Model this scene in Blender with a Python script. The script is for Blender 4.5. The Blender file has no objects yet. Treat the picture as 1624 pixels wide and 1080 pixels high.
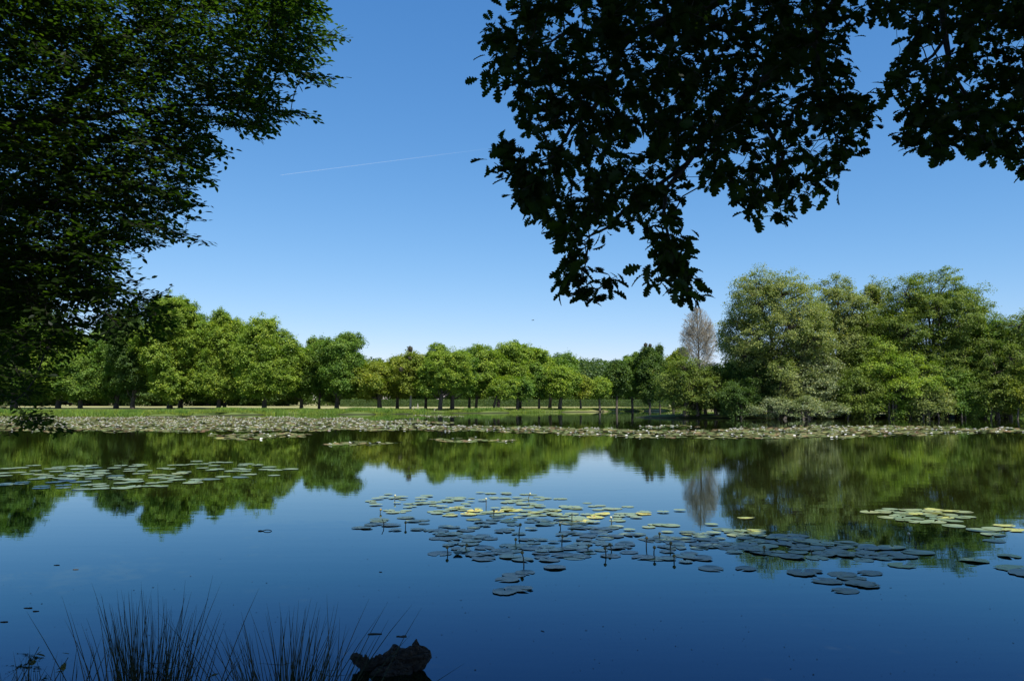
import bpy, math
import numpy as np
from mathutils import Vector, Euler
R = math.radians
scene = bpy.context.scene
COL = scene.collection

# ------------------------------------------------------------------ camera, sky, sun, exposure
F = 1263.0; CX, CY = 812.0, 540.0; CAMH = 1.8; PITCH = math.atan(100.0 / F)
cam = bpy.data.cameras.new('camera'); cam.lens = F / 1624 * 36; cam.sensor_width = 36
cam.clip_start = 0.05; cam.clip_end = 30000
camo = bpy.data.objects.new('camera', cam); COL.objects.link(camo)
camo.location = (0, 0, CAMH); camo.rotation_euler = (R(90) + PITCH, 0, 0)
scene.camera = camo

SUN_EL, SUN_AZ = R(54), R(152)          # azimuth from +Y towards +X: behind the camera, to the right
sdir = Vector((math.sin(SUN_AZ) * math.cos(SUN_EL), math.cos(SUN_AZ) * math.cos(SUN_EL), math.sin(SUN_EL)))
world = bpy.data.worlds.new('World'); scene.world = world; world.use_nodes = True
wn = world.node_tree; wn.nodes.clear()
sky = wn.nodes.new('ShaderNodeTexSky'); sky.sky_type = 'NISHITA'; sky.sun_disc = False
sky.sun_elevation = SUN_EL; sky.sun_rotation = SUN_AZ
sky.altitude = 0; sky.air_density = 0.8; sky.dust_density = 0.3; sky.ozone_density = 10.0
bg = wn.nodes.new('ShaderNodeBackground'); bg.inputs[1].default_value = 0.15
wo = wn.nodes.new('ShaderNodeOutputWorld')
# the deep, clean blue of this sky: a tone curve on each channel of the sky colour
sep = wn.nodes.new('ShaderNodeSeparateColor'); com = wn.nodes.new('ShaderNodeCombineColor'); wn.links.new(sky.outputs[0], sep.inputs[0])
for c_, (g_, k_) in enumerate([(1.25, 1.74), (.83, 1.03), (.57, .976)]):
    a_ = wn.nodes.new('ShaderNodeMath'); a_.operation = 'MULTIPLY'; a_.inputs[1].default_value = .15
    b_ = wn.nodes.new('ShaderNodeMath'); b_.operation = 'POWER'; b_.inputs[1].default_value = g_
    d_ = wn.nodes.new('ShaderNodeMath'); d_.operation = 'MULTIPLY'; d_.inputs[1].default_value = k_ / .15 / 1.60
    wn.links.new(sep.outputs[c_], a_.inputs[0]); wn.links.new(a_.outputs[0], b_.inputs[0]); wn.links.new(b_.outputs[0], d_.inputs[0]); wn.links.new(d_.outputs[0], com.inputs[c_])
wn.links.new(com.outputs[0], bg.inputs[0]); wn.links.new(bg.outputs[0], wo.inputs[0])
sun = bpy.data.lights.new('sun', 'SUN'); sun.energy = 5.0; sun.angle = R(0.5); sun.color = (1, .95, .86)
suno = bpy.data.objects.new('sun', sun); COL.objects.link(suno)
suno.rotation_euler = sdir.to_track_quat('Z', 'Y').to_euler()
suno.location = (10, -20, 30)
scene.view_settings.view_transform = 'Standard'; scene.view_settings.look = 'None'
scene.view_settings.exposure = 0.68; scene.view_settings.gamma = 1
scene.cycles.max_bounces = 6; scene.cycles.diffuse_bounces = 2; scene.cycles.glossy_bounces = 3
scene.cycles.transmission_bounces = 3; scene.cycles.transparent_max_bounces = 8

# ------------------------------------------------------------------ helpers
cp, sp = math.cos(PITCH), math.sin(PITCH)
def ray(px, py):
    px = np.asarray(px, float); py = np.asarray(py, float)
    a = (px - CX) / F; b = (CY - py) / F
    return a, cp - sp * b, sp + cp * b
def pt(px, py, D):
    """world point seen at photo pixel, at distance y = D"""
    a, y, z = ray(px, py)
    k = D / y
    return np.stack([a * k, y * k, CAMH + z * k], -1)
def gp(px, py, z=0.0):
    """world point of the level z at photo pixel"""
    a, y, zz = ray(px, py)
    k = (z - CAMH) / zz
    return np.stack([a * k, y * k, np.full_like(k, z) if np.ndim(k) else np.float64(z)], -1)
def proj(P):
    P = np.asarray(P, float); x, y, z = P[..., 0], P[..., 1], P[..., 2] - CAMH
    d = y * cp + z * sp; v = -y * sp + z * cp
    return CX + F * x / d, CY - F * v / d
def in_poly(x, y, poly):
    x = np.asarray(x, float); y = np.asarray(y, float)
    res = np.zeros(x.shape, bool); n = len(poly)
    for i in range(n):
        x0, y0 = poly[i]; x1, y1 = poly[(i + 1) % n]
        if y0 == y1: continue
        c = ((y0 > y) != (y1 > y)) & (x < (x1 - x0) * (y - y0) / (y1 - y0) + x0)
        res ^= c
    return res
def unit(v):
    return v / np.maximum(np.linalg.norm(v, axis=-1, keepdims=True), 1e-9)

class MB:
    """numpy mesh collector"""
    def __init__(s): s.v = []; s.f = []; s.n = 0
    def add(s, V, *Fs):
        V = np.asarray(V, float).reshape(-1, 3)
        s.v.append(V)
        for f in Fs:
            s.f.append(np.asarray(f, np.int64) + s.n)
        s.n += len(V); return s
    def build(s, name, mat, parent=None, smooth=False, loc=None):
        V = np.concatenate(s.v) if s.v else np.zeros((0, 3))
        me = bpy.data.meshes.new(name)
        me.vertices.add(len(V)); me.vertices.foreach_set('co', V.astype(np.float32).ravel())
        nl = sum(f.size for f in s.f); npol = sum(len(f) for f in s.f)
        me.loops.add(nl); me.polygons.add(npol)
        me.loops.foreach_set('vertex_index', np.concatenate([f.ravel() for f in s.f]).astype(np.int32))
        tot = np.concatenate([np.full(len(f), f.shape[1]) for f in s.f]).astype(np.int32)
        st = np.concatenate([[0], np.cumsum(tot)[:-1]]).astype(np.int32)
        me.polygons.foreach_set('loop_start', st); me.polygons.foreach_set('loop_total', tot)
        me.update(calc_edges=True)
        me.polygons.foreach_set('use_smooth', np.full(npol, bool(smooth)))
        me.materials.append(mat)
        o = bpy.data.objects.new(name, me); COL.objects.link(o)
        if parent is not None: o.parent = parent
        if loc is not None: o.location = loc
        return o

def tag(o, label=None, cat=None, group=None, kind=None):
    if label: o['label'] = label
    if cat: o['category'] = cat
    if group: o['group'] = group
    if kind: o['kind'] = kind
    return o
def thing(name, label, cat, loc=(0, 0, 0), rotz=0, group=None):
    o = bpy.data.objects.new(name, None); COL.objects.link(o); o.empty_display_size = .2
    o.location = loc; o.rotation_euler = (0, 0, rotz)
    return tag(o, label, cat, group)

def edge_tubes(mb, P0, P1, r0, r1, sides=5):
    P0 = np.asarray(P0, float).reshape(-1, 3); P1 = np.asarray(P1, float).reshape(-1, 3)
    r0 = np.broadcast_to(r0, len(P0)).astype(float); r1 = np.broadcast_to(r1, len(P0)).astype(float)
    d = unit(P1 - P0)
    ref = np.where(np.abs(d[:, 2:3]) > .9, np.array([[1., 0, 0]]), np.array([[0., 0, 1]]))
    u = unit(np.cross(d, ref)); w = np.cross(d, u)
    a = np.arange(sides) * 2 * np.pi / sides
    ring = np.cos(a)[None, :, None] * u[:, None, :] + np.sin(a)[None, :, None] * w[:, None, :]
    A = P0[:, None, :] + ring * r0[:, None, None]; B = P1[:, None, :] + ring * r1[:, None, None]
    V = np.concatenate([A, B], 1)
    i = np.arange(sides); j = (i + 1) % sides
    q = np.stack([i, j, j + sides, i + sides], 1)
    Fq = (q[None] + (np.arange(len(P0)) * 2 * sides)[:, None, None]).reshape(-1, 4)
    mb.add(V.reshape(-1, 3), Fq)
def tube(mb, P, r, sides=6, cap=True):
    """one continuous tapered tube along points"""
    P = np.asarray(P, float); n = len(P); r = np.broadcast_to(r, n).astype(float)
    T = np.gradient(P, axis=0); T = unit(T)
    ref = np.array([0.3, 1., .1]) if abs(T[0][2]) > .7 else np.array([0, 0, 1.])
    u = unit(np.cross(T, ref)); w = np.cross(T, u)
    a = np.arange(sides) * 2 * np.pi / sides
    V = P[:, None] + (np.cos(a)[None, :, None] * u[:, None] + np.sin(a)[None, :, None] * w[:, None]) * r[:, None, None]
    i = np.arange(sides); j = (i + 1) % sides
    q = np.stack([i, j, j + sides, i + sides], 1)
    Fq = (q[None] + (np.arange(n - 1) * sides)[:, None, None]).reshape(-1, 4)
    fs = [Fq]
    if cap: fs += [np.arange(sides)[::-1][None], (np.arange(sides) + (n - 1) * sides)[None]]
    mb.add(V.reshape(-1, 3), *fs)
def box(mb, c, s, rot=0.0, taper=1.0):
    x, y, z = np.array(s) / 2
    V = np.array([[-x, -y, -z], [x, -y, -z], [x, y, -z], [-x, y, -z],
                  [-x * taper, -y * taper, z], [x * taper, -y * taper, z], [x * taper, y * taper, z], [-x * taper, y * taper, z]])
    ca, sa = math.cos(rot), math.sin(rot)
    V = np.stack([V[:, 0] * ca - V[:, 1] * sa, V[:, 0] * sa + V[:, 1] * ca, V[:, 2]], 1) + np.array(c)
    mb.add(V, [[0, 3, 2, 1], [4, 5, 6, 7], [0, 1, 5, 4], [1, 2, 6, 5], [2, 3, 7, 6], [3, 0, 4, 7]])
def diamonds(mb, P, N, size, asp, rng, T=None):
    """one small leaf face each, centred on P, facing N"""
    N = unit(N)
    if T is None: T = rng.normal(size=N.shape)
    T = unit(T - (T * N).sum(1, keepdims=True) * N); B = np.cross(N, T)
    s = np.asarray(size).reshape(-1, 1) * .5
    V = np.stack([P - T * s, P + B * s * asp - T * s * .1, P + T * s, P - B * s * asp - T * s * .1], 1)
    mb.add(V.reshape(-1, 3), np.arange(len(P) * 4).reshape(-1, 4))

# ------------------------------------------------------------------ materials
def nmat(name):
    m = bpy.data.materials.new(name); m.use_nodes = True
    nt = m.node_tree; nt.nodes.clear()
    out = nt.nodes.new('ShaderNodeOutputMaterial')
    return m, nt, out
def N(nt, t, **kw):
    n = nt.nodes.new(t)
    for k, v in kw.items():
        if isinstance(k, str) and hasattr(n, k): setattr(n, k, v)
    return n
def noise(nt, scale, detail=3, coord='Object', vec=None, rough=.55):
    tc = N(nt, 'ShaderNodeTexCoord'); n = N(nt, 'ShaderNodeTexNoise')
    n.inputs['Scale'].default_value = scale; n.inputs['Detail'].default_value = detail; n.inputs['Roughness'].default_value = rough
    if vec is not None:
        mp = N(nt, 'ShaderNodeMapping'); mp.inputs['Scale'].default_value = vec
        nt.links.new(tc.outputs[coord], mp.inputs[0]); nt.links.new(mp.outputs[0], n.inputs['Vector'])
    else: nt.links.new(tc.outputs[coord], n.inputs['Vector'])
    return n
def ramp(nt, src, stops):
    r = N(nt, 'ShaderNodeValToRGB'); e = r.color_ramp.elements
    e[0].position, e[0].color = stops[0][0], (*stops[0][1], 1)
    e[1].position, e[1].color = stops[-1][0], (*stops[-1][1], 1)
    for p, c in stops[1:-1]:
        q = e.new(p); q.color = (*c, 1)
    nt.links.new(src, r.inputs[0]); return r
def mixc(nt, a, b, f, mode='MIX'):
    m = N(nt, 'ShaderNodeMix'); m.data_type = 'RGBA'; m.blend_type = mode
    for sock, v in ((m.inputs[6], a), (m.inputs[7], b)):
        if isinstance(v, tuple): sock.default_value = (*v, 1)
        else: nt.links.new(v, sock)
    if isinstance(f, (int, float)): m.inputs[0].default_value = f
    else: nt.links.new(f, m.inputs[0])
    return m.outputs[2]
def leaf_mat(name, c1, c2, c3=None, trans=.35, gloss=.05, nscale=.35, tr_gain=1.5, grough=.45):
    """leaf colours vary by leaf and by bough"""
    m, nt, out = nmat(name)
    nz = noise(nt, nscale, 2)
    r1 = ramp(nt, nz.outputs[0], [(.35, c1), (.65, c2)])
    ge = N(nt, 'ShaderNodeNewGeometry')
    col = r1.outputs[0]
    r2 = ramp(nt, ge.outputs['Random Per Island'], [(0, (.62, .68, .62)), (.5, (1, 1, 1)), (.9, (1.35, 1.28, 1.05)), (1, (1.9, 1.45, .8))])
    col = mixc(nt, col, r2.outputs[0], 1.0, 'MULTIPLY')
    if c3:
        oi = N(nt, 'ShaderNodeObjectInfo')
        col = mixc(nt, col, c3, oi.outputs['Random'])
        nt.nodes[-1].inputs[0].default_value = .3
    d = N(nt, 'ShaderNodeBsdfDiffuse'); t = N(nt, 'ShaderNodeBsdfTranslucent'); g = N(nt, 'ShaderNodeBsdfGlossy')
    g.inputs['Roughness'].default_value = grough; g.inputs['Color'].default_value = (.9, .95, 1, 1)
    tcol = mixc(nt, col, (tr_gain * 1.0, tr_gain * 1.15, tr_gain * .35), 1.0, 'MULTIPLY')
    nt.links.new(col, d.inputs[0]); nt.links.new(tcol, t.inputs[0])
    m1 = N(nt, 'ShaderNodeMixShader'); m1.inputs[0].default_value = trans
    nt.links.new(d.outputs[0], m1.inputs[1]); nt.links.new(t.outputs[0], m1.inputs[2])
    m2 = N(nt, 'ShaderNodeMixShader'); m2.inputs[0].default_value = gloss
    nt.links.new(m1.outputs[0], m2.inputs[1]); nt.links.new(g.outputs[0], m2.inputs[2])
    nt.links.new(m2.outputs[0], out.inputs[0]); return m
def pmat(name, c1, c2=None, rough=.6, scale=4, bump=0.0, bscale=None, vec=None, spec=.5, metal=0.0, coat=0.0, lo=.35, hi=.65):
    m, nt, out = nmat(name)
    p = N(nt, 'ShaderNodeBsdfPrincipled'); p.inputs['Roughness'].default_value = rough
    p.inputs['Specular IOR Level'].default_value = spec; p.inputs['Metallic'].default_value = metal; p.inputs['Coat Weight'].default_value = coat
    if c2 is None: c2 = tuple(x * .8 for x in c1)
    nz = noise(nt, scale, 4, vec=vec)
    r = ramp(nt, nz.outputs[0], [(lo, c1), (hi, c2)])
    nt.links.new(r.outputs[0], p.inputs['Base Color'])
    if bump:
        nb = noise(nt, bscale or scale * 3, 5, vec=vec)
        b = N(nt, 'ShaderNodeBump'); b.inputs['Strength'].default_value = 1; b.inputs['Distance'].default_value = bump
        nt.links.new(nb.outputs[0], b.inputs['Height']); nt.links.new(b.outputs[0], p.inputs['Normal'])
    nt.links.new(p.outputs[0], out.inputs[0]); return m

M = {}
M['leaf_lime'] = leaf_mat('lime foliage', (.115, .190, .020), (.205, .275, .034), gloss=.015, grough=.6)
M['leaf_mid'] = leaf_mat('mid foliage', (.075, .150, .020), (.140, .215, .034), gloss=.015, grough=.6)
M['leaf_yellow'] = leaf_mat('yellowish foliage', (.185, .215, .022), (.130, .180, .022), gloss=.015, grough=.6)
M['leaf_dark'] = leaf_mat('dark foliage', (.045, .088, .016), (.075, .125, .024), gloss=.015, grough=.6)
M['leaf_olive'] = leaf_mat('olive foliage', (.130, .175, .030), (.095, .140, .024), gloss=.015, grough=.6)
M['leaf_grey'] = leaf_mat('greyish foliage', (.150, .190, .055), (.185, .215, .065), gloss=.015, grough=.6)
M['leaf_silver'] = leaf_mat('silvery foliage', (.140, .175, .075), (.180, .210, .095), gloss=.03, grough=.6)
M['leaf_wood'] = leaf_mat('wood foliage', (.040, .075, .022), (.065, .105, .028), gloss=.015, grough=.6, nscale=.08)
M['leaf_brown'] = leaf_mat('brown twigs', (.110, .085, .045), (.14, .105, .06), trans=.1)
M['leaf_mistle'] = leaf_mat('mistletoe leaves', (.060, .055, .015), (.045, .04, .012), trans=.15)
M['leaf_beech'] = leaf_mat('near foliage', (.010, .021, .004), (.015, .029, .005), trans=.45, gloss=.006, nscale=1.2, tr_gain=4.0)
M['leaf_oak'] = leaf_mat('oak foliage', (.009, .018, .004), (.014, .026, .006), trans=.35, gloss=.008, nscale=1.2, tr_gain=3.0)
M['leaf_canopy'] = leaf_mat('canopy foliage', (.03, .055, .012), (.045, .07, .015), trans=.2, gloss=.02, tr_gain=1.5)
M['bark'] = pmat('grey brown bark', (.060, .048, .036), (.035, .028, .022), .9, 3, .02, 9, (1, 1, .25))
M['bark_pale'] = pmat('pale bark', (.34, .32, .27), (.18, .16, .13), .85, 3, .01, 9, (1, 1, .5))
M['bark_dark'] = pmat('dark bark', (.022, .018, .014), (.012, .010, .008), .95, 6, .01, 18)
M['twig'] = pmat('thin twigs', (.30, .27, .20), (.22, .19, .14), .9, 2)

# water
m, nt, out = nmat('lake water')
n1 = noise(nt, 1.0, 3, vec=(.5, 2.2, 1)); n2 = noise(nt, 1.0, 2, vec=(3.0, 11, 1)); n3 = noise(nt, .03, 2)
rr = N(nt, 'ShaderNodeMapRange'); rr.inputs['From Min'].default_value = .42; rr.inputs['From Max'].default_value = .62
rr.inputs['To Min'].default_value = .35; rr.inputs['To Max'].default_value = 1.0
nt.links.new(n3.outputs[0], rr.inputs[0])
ad = N(nt, 'ShaderNodeMath', operation='MULTIPLY_ADD'); ad.inputs[1].default_value = .16
nt.links.new(n2.outputs[0], ad.inputs[0]); nt.links.new(n1.outputs[0], ad.inputs[2])
ml = N(nt, 'ShaderNodeMath', operation='MULTIPLY'); nt.links.new(ad.outputs[0], ml.inputs[0]); nt.links.new(rr.outputs[0], ml.inputs[1])
b = N(nt, 'ShaderNodeBump'); b.inputs['Strength'].default_value = 1; b.inputs['Distance'].default_value = .0024
nt.links.new(ml.outputs[0], b.inputs['Height'])
fr = N(nt, 'ShaderNodeFresnel'); fr.inputs['IOR'].default_value = 1.45; nt.links.new(b.outputs[0], fr.inputs['Normal'])
tint = ramp(nt, fr.outputs[0], [(.12, (.34, .60, 1)), (.21, (.40, .67, 1)), (.32, (.47, .82, 1)), (.7, (.94, .99, 1))])
gl = N(nt, 'ShaderNodeBsdfGlossy'); gl.inputs['Roughness'].default_value = .015; nt.links.new(tint.outputs[0], gl.inputs[0]); nt.links.new(b.outputs[0], gl.inputs['Normal'])
df = N(nt, 'ShaderNodeBsdfDiffuse'); nm = noise(nt, .06, 3)
mud = ramp(nt, nm.outputs[0], [(.3, (.008, .010, .002)), (.7, (.012, .013, .003))]); nt.links.new(mud.outputs[0], df.inputs[0])
mx = N(nt, 'ShaderNodeMixShader'); nt.links.new(fr.outputs[0], mx.inputs[0]); nt.links.new(df.outputs[0], mx.inputs[1]); nt.links.new(gl.outputs[0], mx.inputs[2])
nt.links.new(mx.outputs[0], out.inputs[0]); M['water'] = m

# ground: wet mud low down, green bank, drier straw coloured lawn further back
m, nt, out = nmat('lake shore ground')
p = N(nt, 'ShaderNodeBsdfPrincipled'); p.inputs['Roughness'].default_value = .95; p.inputs['Specular IOR Level'].default_value = .1
na = noise(nt, .25, 5); nb = noise(nt, 2.5, 4); nd = noise(nt, .05, 3)
green = ramp(nt, na.outputs[0], [(.3, (.055, .085, .020)), (.7, (.10, .135, .035))]).outputs[0]
dry = ramp(nt, nb.outputs[0], [(.3, (.22, .22, .09)), (.7, (.30, .28, .13))]).outputs[0]
tc = N(nt, 'ShaderNodeTexCoord'); sx = N(nt, 'ShaderNodeSeparateXYZ'); nt.links.new(tc.outputs['Object'], sx.inputs[0])
ma = N(nt, 'ShaderNodeMath', operation='MULTIPLY_ADD'); ma.inputs[1].default_value = 22
nt.links.new(nd.outputs[0], ma.inputs[0]); nt.links.new(sx.outputs['Y'], ma.inputs[2])
mr = N(nt, 'ShaderNodeMapRange'); mr.inputs['From Min'].default_value = 178; mr.inputs['From Max'].default_value = 190
nt.links.new(ma.outputs[0], mr.inputs[0])
c = mixc(nt, green, dry, mr.outputs[0])
mz = N(nt, 'ShaderNodeMapRange'); mz.inputs['From Min'].default_value = .02; mz.inputs['From Max'].default_value = .22
nt.links.new(sx.outputs['Z'], mz.inputs[0])
c = mixc(nt, (.022, .020, .014), c, mz.outputs[0])
nt.links.new(c, p.inputs['Base Color']); nt.links.new(p.outputs[0], out.inputs[0]); M['ground'] = m
M['grass'] = leaf_mat('bank grass', (.085, .145, .022), (.150, .200, .034), trans=.3, nscale=.12, gloss=.01)
M['rush'] = leaf_mat('rush stems', (.016, .026, .010), (.030, .040, .014), trans=.1, gloss=.03)
M['hedge'] = leaf_mat('hedge leaves', (.045, .085, .018), (.065, .110, .022), gloss=.015, grough=.6)

# ------------------------------------------------------------------ ground, water
SH_PX = [-900, -300, 0, 300, 400, 600, 700, 760, 900, 1050, 1250, 1400, 1530, 1624, 1900, 2500]
SH_D = [104, 106, 108, 110, 128, 134, 148, 150, 168, 196, 225, 190, 126, 120, 112, 100]
_SHX = np.array([(a - CX) / F * d for a, d in zip(SH_PX, SH_D)])
def shore_y(x): return np.interp(x, _SHX, SH_D)
ISL = (38.5, 105.0, 22.5, 7.5)
def height(x, y):
    x = np.asarray(x, float); y = np.asarray(y, float)
    wob = 1.2 * np.sin(x * .31) + .7 * np.sin(x * .83 + 1)
    d = y - (shore_y(x) + wob)
    far = np.interp(d, [-8, -.8, .0, 1.2, 4, 40, 70, 110, 200, 600, 1500, 6000], [-1.2, -.35, -.02, .38, .55, .72, .92, 1.05, 1.2, 3, 10, 20])
    near_edge = 4.35 + .25 * np.sin(x * 1.3) + np.where(x < -1.5, .15, 0) + np.clip(np.abs(x) - 12, 0, 60) * -.1
    e = near_edge - y
    near = np.interp(e, [-6, -.6, 0, .6, 2.5, 30, 200, 6000], [-1.2, -.4, -.04, .15, .25, .8, 2, 12])
    side = np.interp(np.abs(x) - 175, [-12, 0, 3, 60, 6000], [-1.2, -.1, .5, 1, 12])
    r = np.sqrt(((x - ISL[0]) / ISL[2]) ** 2 + ((y - ISL[1]) / ISL[3]) ** 2)
    isl = np.interp(r, [0, .8, .97, 1.0, 1.3], [.5, .4, .15, -.05, -1.2])
    h = np.maximum(np.maximum(far, near), np.maximum(side, isl))
    return h
def geo(a, b, s0, g=1.25):
    out = [a]; s = s0; d = 1 if b > a else -1
    while (b - out[-1]) * d > 0: out.append(out[-1] + s * d); s *= g
    return out[1:]
xs = np.array(geo(-190, -9000, 4)[::-1] + list(np.arange(-190, 190.1, 1.6)) + geo(190, 9000, 4))
ys = np.array(geo(-12, -3000, 1.5)[::-1] + list(np.arange(-12, 12, .35)) + list(np.arange(12, 96, 4)) + list(np.arange(96, 235, .9)) + geo(235, 12000, 2.5))
X, Y = np.meshgrid(xs, ys); Z = height(X, Y)
ny, nx = X.shape
idx = np.arange(nx * ny).reshape(ny, nx)
q = np.stack([idx[:-1, :-1], idx[:-1, 1:], idx[1:, 1:], idx[1:, :-1]], -1).reshape(-1, 4)
mb = MB(); mb.add(np.stack([X, Y, Z], -1), q)
tag(mb.build('ground', M['ground'], smooth=True), kind='structure')
mb = MB(); mb.add([[-230, 2.0, 0], [230, 2.0, 0], [230, 290, 0], [-230, 290, 0]], [[0, 1, 2, 3]])
tag(mb.build('lake_water', M['water']), kind='structure')
def gz(x, y): return float(height(np.array([x]), np.array([y]))[0])

# ------------------------------------------------------------------ trees of the far bank and the island
def crown_mesh(rng, C, rad, style='round', leaf=.28, dens=1.0, nlobe=18):
    """leaf clumps spread over many lobes; returns MB and lobe centres"""
    C = np.array(C, float); rad = np.array(rad, float)
    k = np.arange(nlobe) + .5
    ph = np.arccos(1 - 2 * k / nlobe); th = np.pi * (1 + 5 ** .5) * k + rng.uniform(0, 6)
    dirs = np.stack([np.sin(ph) * np.cos(th), np.sin(ph) * np.sin(th), np.cos(ph)], 1) + rng.normal(0, .16, (nlobe, 3))
    if style == 'bush': dirs[:, 2] = np.where(dirs[:, 2] < -.3, dirs[:, 2] * .9, dirs[:, 2])
    lob_r = .40 if style != 'wispy' else .34
    off = .62 * rng.uniform(.82, 1.12, (nlobe, 1))
    lc = C + dirs * rad * off
    lr = lob_r * rng.uniform(.72, 1.25, (nlobe, 1)) * np.array([[1, 1, .82]]) * np.minimum(rad.mean(), rad[0] * 1.15)
    out_ = rng.uniform(size=nlobe) < .25; lc[out_] = C + (lc[out_] - C) * 1.22; lr[out_] *= .72
    lc = np.vstack([lc, C]); lr = np.vstack([lr, rad * .6])
    areas = (lr[:, 0] * lr[:, 2]) ** 1.0; areas[-1] *= .5
    total = dens * 4 * np.pi * (rad[0] * rad[2]) * 3.0
    ns = np.maximum(4, (total * areas / areas.sum())).astype(int)
    P = []; O = []
    for i in range(len(lc)):
        d = unit(rng.normal(size=(ns[i], 3))); rr_ = np.where(rng.uniform(size=(ns[i], 1)) < .1, rng.uniform(1.0, 1.3, (ns[i], 1)), rng.uniform(.62, 1.04, (ns[i], 1)))
        d[:, 2] += .12; p_ = lc[i] + d * lr[i] * rr_
        keep = np.ones(len(p_), bool)
        for j in range(len(lc)):
            if j != i: keep &= (((p_ - lc[j]) / lr[j]) ** 2).sum(1) > .42
        keep |= rng.uniform(size=len(p_)) < .12
        P.append(p_[keep]); O.append(d[keep])
    P = np.vstack(P); O = np.vstack(O)
    nl = 88 if style != 'wispy' else 68
    rc = rng.uniform(.34, .70, (len(P), 1, 1)) * (leaf / .22) ** .5
    off = rng.normal(size=(len(P), nl, 3)) * rc * np.array([.62, .62, .34])
    # sprays droop a little at their ends
    off[..., 2] -= .25 * (off[..., 0] ** 2 + off[..., 1] ** 2)
    LP = (P[:, None] + off).reshape(-1, 3)
    LN = (O[:, None] * .45 + np.array([0, 0, .65]) + rng.normal(size=(len(P), nl, 3)) * .42).reshape(-1, 3)
    return LP, LN, lc, P

ROW = 'trees standing in a row along the far bank'
def make_tree(label, tpx, D, top, cx, w, bot, seed, mat, style='round', name='broadleaf_tree', cat='tree',
              group=None, leaf=None, dens=1.0, nlobe=18, tr=None, bark='bark', depth=1.0, stems=1, twigs=0):
    rng = np.random.default_rng(seed)
    if group == ROW: bot -= 3
    base = pt(tpx, 648, D); bx = base[0]; bz = gz(bx, D) - .05
    topz = pt(cx, top, D)[2] - bz; botz = pt(cx, bot, D)[2] - bz
    W = w / F * D; ccx = pt(cx, 600, D)[0] - bx
    botz = max(botz, .3 if style in ('bush',) else .8)
    H = topz - botz
    C = np.array([ccx, 0, botz + H * .5]); rad = np.array([W / 2, W / 2 * depth, H / 2])
    leaf = leaf or max(.17, .0020 * D)
    LP, LN, lc, P = crown_mesh(rng, C, rad, style, leaf, dens, nlobe)
    # fit the outline to the width and height wanted
    x0, x1 = np.percentile(LP[:, 0], [.5, 99.5]); z0, z1 = np.percentile(LP[:, 2], [.5, 99.7])
    sx_, sz_ = W / (x1 - x0), H / (z1 - z0)
    def fit(p):
        p = p.copy(); p[:, 0] = (p[:, 0] - (x0 + x1) / 2) * sx_ + ccx; p[:, 2] = (p[:, 2] - z0) * sz_ + botz
        p[:, 1] *= sx_; return p
    LP, lc, P = fit(LP), fit(lc), fit(P)
    k = LP[:, 2] > .12; LP, LN = LP[k], LN[k]
    mbl = MB(); diamonds(mbl, LP, LN, leaf * rng.uniform(.7, 1.25, len(LP)), .62, rng)
    root = thing(name, label, cat, (bx, D, bz), 0, group)
    mbt = MB()
    tr = tr or W * .035 + .06
    th_ = topz * .62
    for s in range(stems):
        ox = 0 if stems == 1 else rng.uniform(-.28, .28) * W; oy = 0 if stems == 1 else rng.uniform(-.2, .2) * W
        lean = (C[0] - ox) * .5
        zz = np.array([0, .25, .9, botz * .7 + .5, botz + H * .25, max(th_, botz + H * .45)]); zz = np.maximum.accumulate(zz + np.arange(6) * .01)
        xx = ox + lean * (zz / zz[-1]) ** 1.5 + rng.normal(0, .07, 6) * (zz > 1); yy = oy * (1 - .5 * zz / zz[-1]) + rng.normal(0, .07, 6) * (zz > 1)
        t_ = tr * (1 if stems == 1 else .5)
        tube(mbt, np.stack([xx, yy, zz], 1), t_ * np.array([1.55, 1.2, 1.0, .9, .62, .3]), 8)
        if s == 0: tx, ty, tz = xx, yy, zz
    for c in lc:
        zs = min(max(c[2] - .35 * H * rng.uniform(.5, 1), botz * .6 + .3), tz[-1])
        s0 = np.array([np.interp(zs, tz, tx), np.interp(zs, tz, ty), zs])
        mid = (s0 + c) / 2 + np.array([0, 0, -.05 * H]) + rng.normal(0, .12, 3)
        tube(mbt, [s0, mid, c], [t_ * .38, t_ * .24, t_ * .08], 5)
    sel = rng.choice(len(P), min(len(P), 60 + twigs), replace=False)
    dl = np.linalg.norm(P[sel][:, None] - lc[None], axis=2).argmin(1)
    edge_tubes(mbt, lc[dl], P[sel], t_ * .1 + .012, .008, 4)
    mbt.build('trunk', M[bark], root, smooth=True)
    mbl.build('crown', M[mat], root)
    return root

T = make_tree
# left end, seen through the hanging branches
T('tall dense tree at the far left edge of the far bank behind hanging branches', 22, 158, 462, 15, 130, 634, 1, 'leaf_mid', dens=.9, group=ROW)
T('tree with lime green crown, second from the left end of the far bank', 92, 160, 520, 90, 95, 634, 2, 'leaf_lime', dens=.9, group=ROW)
T('straight dark trunked tree between the red car and the pink-white car', 127, 158, 548, 130, 80, 632, 3, 'leaf_mid', group=ROW)
T('tree with thin paired look beside the pink-white car, crown under the hanging leaves', 184, 160, 505, 180, 90, 633, 4, 'leaf_mid', group=ROW)
T('tree with dark trunk just left of the dark grey car', 210, 156, 500, 218, 80, 631, 5, 'leaf_dark', group=ROW)
T('tallest broad lime green tree right of the hanging branches, thick trunk', 269, 155, 474, 275, 112, 632, 6, 'leaf_lime', dens=1.1, group=ROW, tr=.5)
T('dense tree whose trunk stands close beside the thick trunk of the tallest tree', 286, 162, 500, 300, 80, 630, 7, 'leaf_mid', group=ROW, tr=.45)
T('tree with uneven crown sloping down to the right of the tallest tree', 347, 156, 494, 345, 82, 632, 8, 'leaf_lime', group=ROW)
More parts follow.
